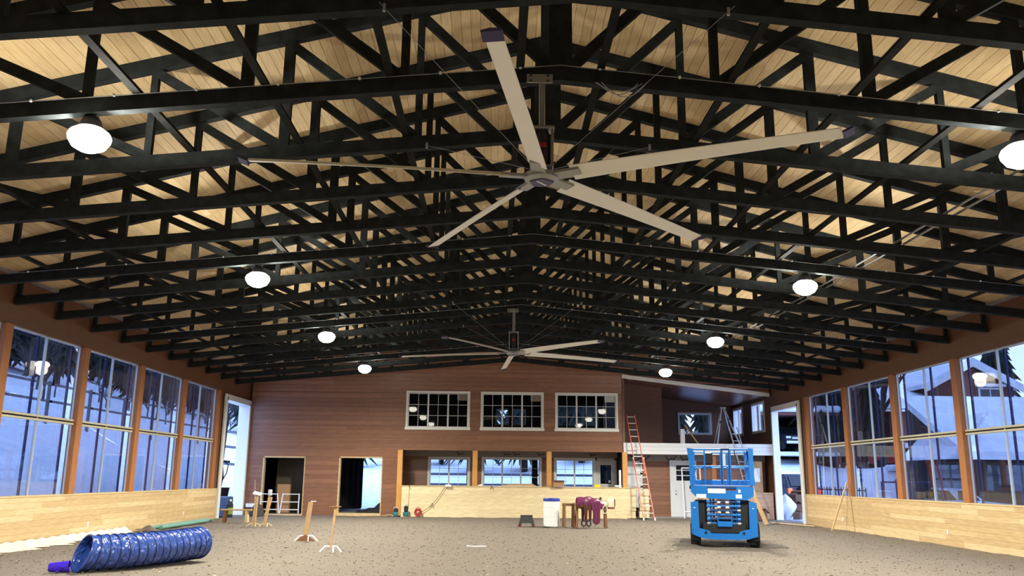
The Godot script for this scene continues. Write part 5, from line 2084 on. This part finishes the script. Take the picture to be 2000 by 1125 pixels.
# ---------------------------------------------------------------- outdoors
func yard_y(x: float, z: float) -> float:
	var y := -0.12
	if x < -13.4:
		y = 0.47 * minf(-13.4 - x, 11.0) + 0.30 * clampf(-24.4 - x, 0.0, 40.0) - 0.12
	elif x > 12.0:
		var road := clampf((-z - 44.0) / 18.0, 0.0, 1.0) * 3.4
		var terrace := 2.6 if z < -50.5 else clampf((-z - 48.5) / 2.0, 0.0, 1.0) * 2.6
		var k := clampf((x - 21.0) / 2.5, 0.0, 1.0)
		y = lerpf(road, terrace, k) - 0.12
		y += clampf((x - 40.0) / 30.0, 0.0, 1.0) * 6.0
	if z < -46.5:
		var b := (-z - 46.5) * 0.14
		var kk := clampf((12.0 - x) / 5.0, 0.0, 1.0)
		y = lerpf(y, maxf(y, b), kk)
	return y


func build_outdoors() -> void:
	var nz := FastNoiseLite.new()
	nz.frequency = 0.11
	nz.fractal_octaves = 3
	nz.seed = 9
	var s := MB.new()
	for blk in [[-90.0, -12.2, 14.0, -46.0], [12.2, 80.0, 14.0, -46.0], [-100.0, 80.0, -46.0, -145.0]]:
		var nx := int((blk[1] - blk[0]) / 1.5)
		var nzz := int((blk[2] - blk[3]) / 1.5)
		var rows := []
		for i in nzz + 1:
			var z: float = lerpf(blk[2], blk[3], float(i) / nzz)
			var row := []
			for j in nx + 1:
				var x: float = lerpf(blk[0], blk[1], float(j) / nx)
				var near := clampf((maxf(absf(x) - 13.0, -z - 46.0)) / 6.0, 0.05, 1.0)
				row.append(Vector3(x, yard_y(x, z) + nz.get_noise_2d(x, z) * 0.55 * near, z))
			rows.append(row)
		s.grid(rows)
	struct("ground_snow", s, mats.snow, "snow-covered yard and slope outside")
	trees()
	left_slope()
	right_yard()


func conifer_mesh(seed_: int) -> MB:
	var r := RandomNumberGenerator.new()
	r.seed = seed_
	var m := MB.new()
	var n := 11
	for i in n:
		var v := float(i) / n
		var y := 1.2 + 8.0 * v
		var rad := 2.0 * pow(1.0 - v, 0.85) + 0.15
		var k := 13
		var off := r.randf() * TAU
		for j in k:
			var a0 := off + TAU * j / k
			var a1 := off + TAU * (j + 0.5) / k
			var a2 := off + TAU * (j + 1) / k
			var rr := rad * r.randf_range(0.7, 1.12)
			var tip := Vector3(cos(a1) * rr, y - 0.42 * rad, sin(a1) * rr)
			var p0 := Vector3(cos(a0) * rad * 0.45, y - 0.05, sin(a0) * rad * 0.45)
			var p1 := Vector3(cos(a2) * rad * 0.45, y - 0.05, sin(a2) * rad * 0.45)
			var top := Vector3(0, y + 1.25, 0)
			m.tri(top, p1, tip)
			m.tri(top, tip, p0)
			m.tri(p0, tip, p1)
	return m


func bare_tree_mesh(seed_: int, h: float) -> MB:
	var r := RandomNumberGenerator.new()
	r.seed = seed_
	var m := MB.new()
	var todo := [[Vector3.ZERO, Vector3(0, h * 0.34, 0), h * 0.022, 0]]
	while todo.size():
		var b: Array = todo.pop_back()
		var a: Vector3 = b[0]
		var d: Vector3 = b[1]
		var rad: float = b[2]
		var mid := a + d * 0.5 + Vector3(r.randf_range(-1, 1), 0, r.randf_range(-1, 1)) * d.length() * 0.06
		m.tube([a, mid, a + d], [rad, rad * 0.82, rad * 0.62], 5, false)
		if b[3] < 4:
			for k in (3 if b[3] else 4):
				var sp := 0.75 if b[3] else 0.6
				var nd := (d.normalized() + Vector3(r.randf_range(-sp, sp), r.randf_range(-0.15, 0.4), r.randf_range(-sp, sp))).normalized() * d.length() * r.randf_range(0.6, 0.85)
				todo.append([a + d * (1.0 if k == 0 else r.randf_range(0.55, 1.0)), nd, rad * 0.58, b[3] + 1])
	return m


func trees() -> void:
	var protos := []
	for i in 3:
		protos.append(conifer_mesh(30 + i).done())
	var trunk := MB.new()
	trunk.tube([Vector3(0, -0.4, 0), Vector3(0, 4.0, 0), Vector3(0, 9.2, 0)], [0.22, 0.15, 0.03], 8)
	var tm := trunk.done()
	var spots := []
	for i in 95:      # wood at the top of the left slope
		spots.append([-34.0 - 34.0 * rng.randf(), -52.0 - 88.0 * rng.randf(), 0])
	for i in 60:      # behind the houses on the right
		spots.append([22.0 + 42.0 * rng.randf(), -72.0 - 26.0 * rng.randf(), 1])
	for i in 13:      # dark clump seen through the bays next to the right doorway
		spots.append([21.6 + 5.0 * rng.randf(), -57.5 - 14.0 * rng.randf(), 2])
	for i in 90:      # beyond the slope behind the hall
		spots.append([-30.0 + 56.0 * rng.randf(), -80.0 - 22.0 * rng.randf(), 3])
	for i in 12:      # near edge of that wood, seen through the lounge windows
		spots.append([-11.0 + 2.1 * i + rng.randf_range(-0.6, 0.6), -61.0 - 6.0 * rng.randf(), 4])
	var lab := ["dark conifer in the wood at the top of the snowy slope", "dark conifer rising behind the brown house", "dark conifer in the clump behind the carport", "dark conifer on the rise behind the hall", "dark conifer beyond the rails behind the hall, glimpsed through the lounge windows"]
	var grp := ["conifers on the left slope", "conifers behind the house", "conifers behind the carport", "conifers behind the hall", "conifers beyond the lounge"]
	var taken := []
	for i in spots.size():
		var q: Array = spots[i]
		var close := false
		for e in taken:
			if Vector2(q[0] - e[0], q[1] - e[1]).length() < 3.0:
				close = true
		if close:
			continue
		taken.append(q)
		var o := thing("conifer", lab[q[2]], "tree", Vector3(q[0], yard_y(q[0], q[1]) - 0.1, q[1]), rng.randf() * TAU, grp[q[2]])
		part("trunk", tm, mats.bark, o)
		part("foliage", protos[i % 3], mats.needles, o)
		var sc := rng.randf_range(0.85, 1.35)
		o.scale = Vector3(sc, sc * rng.randf_range(1.0, 1.3), sc)
	# bare brush and trunks on the left slope
	var bt := []
	for i in 3:
		bt.append(bare_tree_mesh(60 + i, 5.0).done())
	for i in 44:
		var x := -25.0 - 11.0 * rng.randf()
		var z := -40.0 - 55.0 * rng.randf()
		var o := single("bare_shrub", bt[i % 3], mats.brush, "leafless grey brush on the snowy slope behind the rail fence", "shrub", "bare brush on the slope", Vector3(x, yard_y(x, z) - 0.1, z), rng.randf() * TAU)
		o.scale = Vector3.ONE * rng.randf_range(0.4, 0.85)
	var big := bare_tree_mesh(77, 10.5).done()
	var lb := ["bare spreading tree left of the brown house", "bare tall tree before the dark conifer clump", "slim bare tree between carport and house"]
	var k := 0
	for q in [[24.8, -56.0, 1.0], [20.2, -57.0, 1.0], [22.6, -60.0, 0.8]]:
		var o := single("bare_tree", big, mats.bark, lb[k], "tree", "", Vector3(q[0], yard_y(q[0], q[1]) - 0.1, q[1]), 1.3 * k)
		o.scale = Vector3.ONE * q[2]
		k += 1


func left_slope() -> void:
	# long rail fence along the slope
	var fx := -22.0
	for i in 11:
		var z0 := -24.0 - 4.2 * i
		var f := thing("rail_fence", "weathered rail fence section on the left slope, %s from the viewer" % word(i), "fence", Vector3(fx, 0, z0), 0.0, "rail fence on the slope")
		var p := MB.new()
		var y0 := yard_y(fx, z0)
		p.span(Vector3(-0.06, y0 - 0.3, -0.06), Vector3(0.06, y0 + 2.0, 0.06))
		part("post", p, mats.fence_wood, f)
		for y in [1.05, 1.85]:
			var r := MB.new()
			r.span(Vector3(0.08, y0 + y - 0.055, -4.35), Vector3(0.13, y0 + y + 0.055, 0.1))
			part("rail", r, mats.fence_wood, f)
	# fence across, seen through the left doorway
	var f2 := thing("rail_fence", "rail fence crossing the snow beyond the left doorway", "fence", Vector3(-13.5, 0, -47.0))
	var ya := yard_y(-13.5, -47.0)
	var yb := yard_y(-16.1, -47.0)
	for y in [2.0, 2.9, 3.7]:
		var r := MB.new()
		r.bar(Vector3(0.0, ya + y, 0.09), Vector3(-2.6, ya + y + 0.25, 0.09), 0.05, 0.14)
		part("rail", r, mats.fence_wood, f2)
	for x in [-0.1, -2.4]:
		var p2 := MB.new()
		p2.span(Vector3(x - 0.07, ya - 0.3, -0.07), Vector3(x + 0.07, ya + 4.1, 0.07))
		part("post", p2, mats.fence_wood, f2)
	# planted tub with a bare climber, just outside the left doorway
	var t := thing("planter_tub", "dark planter tub with a bare twisted stem outside the left doorway", "planter", Vector3(-13.0, 0.0, -38.9))
	var b := MB.new()
	b.lathe([Vector2(0, 0), Vector2(0.32, 0), Vector2(0.46, 1.05), Vector2(0.49, 1.1), Vector2(0.43, 1.1), Vector2(0.38, 0.95), Vector2(0, 0.95)], Vector3.ZERO, 20)
	part("tub", b, mats.leather_dark, t)
	var s := MB.new()
	s.tube([Vector3(0.0, 0.9, 0), Vector3(0.1, 1.6, 0.0), Vector3(0.06, 2.1, 0), Vector3(0.15, 3.9, 0), Vector3(0.2, 4.4, 0.05)], [0.10, 0.08, 0.06, 0.045, 0.03], 8)
	s.tube([Vector3(0.06, 1.3, 0.02), Vector3(-0.18, 1.7, 0.05), Vector3(-0.22, 2.1, 0.02), Vector3(0.05, 2.25, 0.0)], 0.025, 6)
	s.tube([Vector3(0.08, 1.3, 0.0), Vector3(0.3, 1.75, 0.0), Vector3(0.34, 2.1, 0.0), Vector3(0.1, 2.25, 0.0)], 0.025, 6)
	s.tube([Vector3(-0.35, 2.28, 0), Vector3(0.4, 2.22, 0.0)], 0.05, 8)
	part("stem", s, mats.bark, t)
	# rails behind the hall, seen through the lounge
	for i in 5:
		var x0 := -5.2 + 3.6 * i
		var f := thing("pole_fence", "dark rail fence in the snow behind the hall, %s from the left" % word(i), "fence", Vector3(x0, yard_y(x0, -52.0), -52.0), 0.0, "rail fence behind the hall")
		for y in [0.45, 1.05]:
			var r := MB.new()
			r.span(Vector3(0, y - 0.07, -0.03), Vector3(3.6, y + 0.07, 0.03))
			part("rail", r, mats.fence_wood, f)
		var p := MB.new()
		p.span(Vector3(-0.09, -0.3, -0.09), Vector3(0.09, 1.3, 0.09))
		part("post", p, mats.fence_wood, f)


func gable_house(o: Node3D, x0: float, x1: float, z0: float, z1: float, y0: float, eave: float, apex: float, over: float, wall: Material) -> void:   # ridge along z
	var xm := (x0 + x1) / 2.0
	var w := MB.new()
	w.prism([Vector2(x0, y0), Vector2(x1, y0), Vector2(x1, eave), Vector2(xm, apex), Vector2(x0, eave)], z0 - z1, Vector3(0, 0, (z0 + z1) / 2.0))
	part("wall", w, wall, o)
	for s in [-1.0, 1.0]:
		var r := MB.new()
		var xe := x0 if s < 0 else x1
		var sl := (apex - eave) / (xm - x0)
		var p0 := Vector3(xm, apex + 0.14, (z0 + z1) / 2.0)
		var p1 := Vector3(xe + s * over, eave - over * sl + 0.14, (z0 + z1) / 2.0)
		r.prism([Vector2(p0.x, p0.y), Vector2(p1.x, p1.y), Vector2(p1.x, p1.y + 0.32), Vector2(p0.x, p0.y + 0.42)], z0 - z1 + over * 2.0, Vector3(0, 0, (z0 + z1) / 2.0))
		part("snow_roof", r, mats.snow, o)
		var f := MB.new()
		f.prism([Vector2(p0.x, p0.y - 0.28), Vector2(p1.x, p1.y - 0.28), Vector2(p1.x, p1.y), Vector2(p0.x, p0.y)], 0.06, Vector3(0, 0, z0 + over))
		part("barge_board", f, mats.house_trim, o)


func house_window(o: Node3D, x0: float, x1: float, y0: float, y1: float, z: float, lit := false) -> void:
	var f := MB.new()
	for r in cut(x0, x1, y0, y1, [[x0 + 0.13, x1 - 0.13, y0 + 0.13, y1 - 0.13]]):
		f.span(Vector3(r[0], r[2], z), Vector3(r[1], r[3], z + 0.08))
	f.span(Vector3((x0 + x1) / 2.0 - 0.03, y0, z), Vector3((x0 + x1) / 2.0 + 0.03, y1, z + 0.06))
	var w := part("window", f, mats.house_trim, o)
	var g := MB.new()
	g.span(Vector3(x0 + 0.1, y0 + 0.1, z), Vector3(x1 - 0.1, y1 - 0.1, z + 0.03))
	part("pane", g, mats.house_pane, w)
	if lit:
		var l := MB.new()
		l.rbox(Vector3((x0 + x1) / 2.0, y1 - 0.28, z + 0.05), Vector3(0.3, 0.12, 0.04), 0.015)
		part("lamp", l, mats.porch_glow, w)


func right_yard() -> void:
	var h := thing("brown_house", "brown two-storey house with a snowy gable and pale garage door", "house")
	gable_house(h, 30.6, 36.7, -60.6, -70.0, 2.4, 8.35, 9.95, 0.5, mats.house_brown)
	house_window(h, 34.1, 35.85, 7.45, 8.35, -60.6)
	var hd := MB.new()
	hd.span(Vector3(33.9, 8.4, -60.55), Vector3(36.05, 8.62, -60.3))
	part("window_hood", hd, mats.house_trim, h)
	# front wing with a snow roof sloping to the viewer
	var w := MB.new()
	w.span(Vector3(26.8, 2.2, -64.0), Vector3(36.9, 6.6, -59.2))
	part("wing_wall", w, mats.house_brown, h)
	var r := MB.new()
	r.prism([Vector2(-58.6, 6.55), Vector2(-63.4, 8.15), Vector2(-63.4, 8.5), Vector2(-58.6, 6.9)], 11.2, Vector3(31.8, 0, 0), Basis(Vector3.BACK, Vector3.UP, Vector3.LEFT))
	part("snow_roof", r, mats.snow, h)
	var ev := MB.new()
	ev.span(Vector3(26.3, 6.4, -58.75), Vector3(37.3, 6.6, -58.6))
	part("eave_board", ev, mats.house_trim, h)
	house_window(h, 28.4, 29.7, 5.55, 6.35, -59.2, true)
	house_window(h, 30.8, 31.9, 5.55, 6.35, -59.2)
	var g := MB.new()
	for i in 5:
		g.span(Vector3(27.5, 2.5 + 0.36 * i, -59.2), Vector3(30.2, 2.5 + 0.36 * (i + 1) - 0.02, -59.1))
	part("garage_door", g, mats.frame_metal, h)
	# barn with the big snow roof, nearer
	var b := thing("snowy_barn", "dark open barn with a large snow-covered roof, right of the house", "barn")
	var br := MB.new()
	br.prism([Vector2(-40.6, 2.72), Vector2(-46.5, 5.9), Vector2(-46.5, 6.3), Vector2(-40.6, 3.1)], 18.0, Vector3(30.6, 0, 0), Basis(Vector3.BACK, Vector3.UP, Vector3.LEFT))
	br.prism([Vector2(21.6, 2.75), Vector2(21.0, 2.75), Vector2(23.2, 5.0), Vector2(23.2, 4.9)], 5.0, Vector3(0, 0, -43.5))
	part("snow_roof", br, mats.snow, b)
	var bw := MB.new()
	bw.span(Vector3(22.1, -0.3, -47.5), Vector3(39.5, 2.75, -41.2))
	bw.prism([Vector2(-41.2, 2.7), Vector2(-46.4, 5.7), Vector2(-47.5, 5.7), Vector2(-47.5, 2.7)], 17.0, Vector3(30.8, 0, 0), Basis(Vector3.BACK, Vector3.UP, Vector3.LEFT))
	part("wall", bw, mats.house_dark, b)
	for x in [22.3, 25.4, 28.5]:
		var p := MB.new()
		p.span(Vector3(x - 0.1, -0.3, -40.95), Vector3(x + 0.1, 2.75, -40.75))
		part("post", p, mats.house_dark, b)
	var sg := MB.new()
	sg.rbox(Vector3(24.55, 1.5, -40.7), Vector3(0.34, 0.95, 0.06), 0.01)
	single("yard_sign", sg, mats.plywood_dark, "tall brown panel hanging on the front of the dark barn", "panel")
	# boulder wall with snow on it
	var rw := thing("boulder_wall", "retaining wall of dark boulders capped with snow below the house", "retaining wall", Vector3(0, 0, -50.2))
	for i in 22:
		var m := MB.new()
		var rr := rng.randf_range(0.42, 0.62)
		var rows := []
		for a in 7:
			var row := []
			for c in 10:
				var th := TAU * c / 10.0
				var ph := PI * a / 6.0
				var k := 1.0 + 0.16 * sin(th * 2.0 + i) * sin(ph) + 0.1 * cos(th * 3.0 + i * 2.0) * sin(ph)
				row.append(Vector3(sin(ph) * cos(th), cos(ph) * 0.8, sin(ph) * sin(th)) * rr * k)
			rows.append(row)
		m.grid(rows, true)
		var o := part("boulder", m, mats.rock if i % 3 else mats.snow, rw)
		o.position = Vector3(23.0 + 0.62 * (i % 11), 0.5 + 0.95 * (i / 11), 0.5 - 0.35 * (i / 11))
	var cap := MB.new()
	cap.rbox(Vector3(26.3, 2.45, -0.5), Vector3(7.4, 0.35, 1.4), 0.1)
	part("snow_cap", cap, mats.snow, rw)
	# steel pole fence just outside
	var pf := thing("steel_gate", "blue-black steel rail gate in the snow outside the third right bay", "gate", Vector3(17.5, yard_y(17.5, -38.0), -38.0))
	for y in [1.75, 0.8]:
		var m := MB.new()
		m.rod(Vector3(-1.15, y, 0), Vector3(1.15, y, 0), 0.035, 8)
		part("rail", m, mats.fence_steel, pf)
	for x in [-1.15, -0.5, 0.1, 0.65, 1.15]:
		var m := MB.new()
		m.rod(Vector3(x, 0.0, 0), Vector3(x, 1.75, 0), 0.035, 8)
		part("upright", m, mats.fence_steel, pf)
	for i in 4:
		var z := -27.0 - 3.0 * i
		var m := thing("picket_panel", "wire and picket fence panel in the snow outside the right windows, %s from the viewer" % word(i), "fence", Vector3(15.2, yard_y(15.2, z), z - 10.0), 0.0, "picket panels")
		for k in 9:
			var p := MB.new()
			p.span(Vector3(-0.02, 0, -3.0 * k / 9.0 - 0.02), Vector3(0.02, 1.5, -3.0 * k / 9.0 + 0.02))
			part("picket", p, mats.fence_steel, m)
		var rr := MB.new()
		rr.span(Vector3(-0.02, 1.35, -3.0), Vector3(0.02, 1.41, 0))
		part("rail", rr, mats.fence_steel, m)
	# parked cars
	car("pickup_truck", "silver pickup truck parked outside the right-hand windows", Vector3(19.9, -0.12, -38.6), PI / 2 - 0.25, mats.car_silver, 0.87, false)
	car("dark_car", "dark car parked nose-out in the carport beyond the right doorway", Vector3(20.0, 3.75, -61.0), 0.05, mats.car_dark, 0.92, false)
	car("grey_suv", "grey off-road car with a lit red tail lamp outside the right doorway", Vector3(14.95, 0.05, -47.6), PI + 0.18, mats.car_dark, 1.1, true)
	car("red_car", "small red car beside the pale garage door", Vector3(26.4, yard_y(26.4, -57.0), -57.0), 0.9, mats.reel_red, 0.8, false)
	# carport on the rise
	var cp := thing("carport", "brown carport with a snow-edged roof beyond the right doorway", "carport", Vector3(0, 0, -60.0))
	var c := MB.new()
	c.span(Vector3(17.2, 2.5, -5.2), Vector3(23.0, 6.3, -5.0))
	c.span(Vector3(17.0, 2.5, -5.2), Vector3(17.2, 6.3, 0.6))
	c.span(Vector3(22.9, 2.5, -5.2), Vector3(23.1, 6.3, 0.6))
	part("wall", c, mats.house_brown, cp)
	c = MB.new()
	c.span(Vector3(16.8, 6.1, -5.4), Vector3(23.3, 6.3, 0.9))
	part("ceiling", c, mats.house_brown, cp)
	c = MB.new()
	c.rbox(Vector3(20.0, 6.55, -2.2), Vector3(6.7, 0.45, 6.6), 0.12)
	part("snow_cap", c, mats.snow, cp)
	c = MB.new()
	for i in 5:
		c.rbox(Vector3(18.0 + i * 1.0, 5.0, -4.8), Vector3(0.8, 0.35, 0.5), 0.06)
	part("shelf_load", c, mats.frame_metal, cp)
	c = MB.new()
	c.rbox(Vector3(20.0, 3.45, 0.7), Vector3(6.2, 0.3, 0.5), 0.08)
	part("snow_kerb", c, mats.snow, cp)
	# rubbish outside the right doorway
	var bg := MB.new()
	var rows := []
	for i in 11:
		var row := []
		for k in 18:
			var a := TAU * k / 18.0
			var v := i / 10.0
			var r2 := 0.48 * sin(PI * clampf(v * 0.94 + 0.06, 0.0, 1.0)) * (1.0 + 0.12 * sin(a * 4.0 + v * 9.0) + 0.08 * sin(a * 7.0 - v * 5.0))
			row.append(Vector3(r2 * cos(a) * 0.9, 1.15 * v, r2 * sin(a)))
		rows.append(row)
	bg.grid(rows, true, true)
	single("rubbish_bag", bg, mats.bag_white, "lumpy white rubbish bag just outside the right doorway", "rubbish bag", "", Vector3(12.47, -0.08, -39.3))
	var ci := 0
	for q in [[13.15, 0.30, -39.9, 0.6, 0.4], [13.4, 0.72, -40.4, 0.8, 0.4], [12.95, 0.05, -39.2, 0.45, 0.3], [13.7, 0.25, -41.2, 0.7, 0.9]]:
		var bx := thing("scrap_carton", "brown scrap carton in the heap outside the right doorway, %s" % ["middle one", "upper one", "lowest front one", "rearmost one"][ci], "box", Vector3(q[0], q[1] - 0.1, q[2]), 0.5 * ci)
		var m := MB.new()
		m.rbox(Vector3(0, q[4] / 2.0, 0), Vector3(q[3], q[4], q[3] * 0.7), 0.01)
		part("carton", m, mats.cardboard_dark, bx)
		m = MB.new()
		m.box(Vector3(q[3] * 0.4, q[4] + 0.06, 0), Vector3(q[3] * 0.5, 0.015, q[3] * 0.68), Basis(Vector3.BACK, -0.45))
		part("flap", m, mats.cardboard, bx)
		ci += 1


func car(called: String, label: String, at: Vector3, turn: float, m: Material, k: float, suv: bool) -> void:
	var o := thing(called, label, "car", at, turn)
	o.scale = Vector3.ONE * k
	var b := MB.new()
	var prof := [Vector2(-2.4, 0.45), Vector2(2.35, 0.45), Vector2(2.45, 0.75), Vector2(2.35, 1.0), Vector2(1.2, 1.12), Vector2(-2.35, 1.12), Vector2(-2.45, 0.8)]
	b.prism(prof, 1.75, Vector3.ZERO, Basis(Vector3.BACK, Vector3.UP, Vector3.LEFT))       # nose along +z
	part("body", b, m, o)
	var c := MB.new()
	var cab := [Vector2(1.15, 1.1), Vector2(0.45, 1.72), Vector2(-0.9 if not suv else -2.0, 1.76), Vector2(-1.3 if not suv else -2.35, 1.1)]
	c.prism(cab, 1.55, Vector3.ZERO, Basis(Vector3.BACK, Vector3.UP, Vector3.LEFT))
	part("cab", c, m, o)
	for s in [-1.0, 1.0]:
		for w in ([[0.95, 1.15, -0.05, 1.62], [-0.12, 1.15, -1.0, 1.62]] if not suv else [[0.95, 1.15, -0.05, 1.62], [-0.12, 1.15, -1.1, 1.62], [-1.2, 1.15, -2.1, 1.62]]):
			var g := MB.new()
			g.prism([Vector2(w[0], w[1]), Vector2(w[0] - 0.35, w[3]), Vector2(w[2], w[3]), Vector2(w[2], w[1])], 0.02, Vector3(s * 0.78, 0, 0), Basis(Vector3.BACK, Vector3.UP, Vector3.LEFT))
			part("side_window", g, mats.car_glass, o)
	var ws := MB.new()
	ws.bar(Vector3(0, 1.17, 1.11), Vector3(0, 1.66, 0.55), 1.4, 0.03, Vector3.BACK)
	part("windscreen", ws, mats.car_glass, o)
	var rw := MB.new()
	var zr := -1.3 if not suv else -2.35
	rw.bar(Vector3(0, 1.2, zr + 0.02), Vector3(0, 1.66, zr + (0.32 if not suv else 0.27)), 1.3, 0.03, Vector3.BACK)
	part("rear_window", rw, mats.car_glass, o)
	for x in [-0.8, 0.8]:
		for z in [1.5, -1.5]:
			var t := MB.new()
			t.lathe([Vector2(0, -0.12), Vector2(0.3, -0.12), Vector2(0.37, -0.08), Vector2(0.37, 0.08), Vector2(0.3, 0.12), Vector2(0, 0.12)], Vector3(x, 0.37, z), 18, Basis(Vector3.BACK, PI / 2))
			part("wheel", t, mats.black_rubber, o)
		var tl := MB.new()
		tl.rbox(Vector3(x * 0.93, 0.98, -2.42), Vector3(0.2, 0.24, 0.08), 0.03)
		part("tail_lamp", tl, mats.tail_red if suv else mats.reel_red, o)
		var hl := MB.new()
		hl.rbox(Vector3(x * 0.85, 0.88, 2.40), Vector3(0.36, 0.16, 0.08), 0.03)
		part("headlamp", hl, mats.frame_metal, o)
	var gp := MB.new()
	gp.rbox(Vector3(0, 0.82, 2.43), Vector3(0.8, 0.12, 0.05), 0.02)
	part("grille", gp, mats.frame_metal, o)
	for z in [2.45, -2.45]:
		var bm := MB.new()
		bm.rbox(Vector3(0, 0.52, z), Vector3(1.7, 0.2, 0.14), 0.04)
		part("bumper", bm, mats.frame_metal, o)
	if suv:
		var sp := MB.new()
		sp.lathe([Vector2(0, -0.1), Vector2(0.3, -0.1), Vector2(0.34, 0), Vector2(0.3, 0.1), Vector2(0, 0.1)], Vector3(0, 1.05, -2.55), 18, Basis(Vector3.RIGHT, PI / 2))
		part("spare_wheel", sp, mats.black_rubber, o)
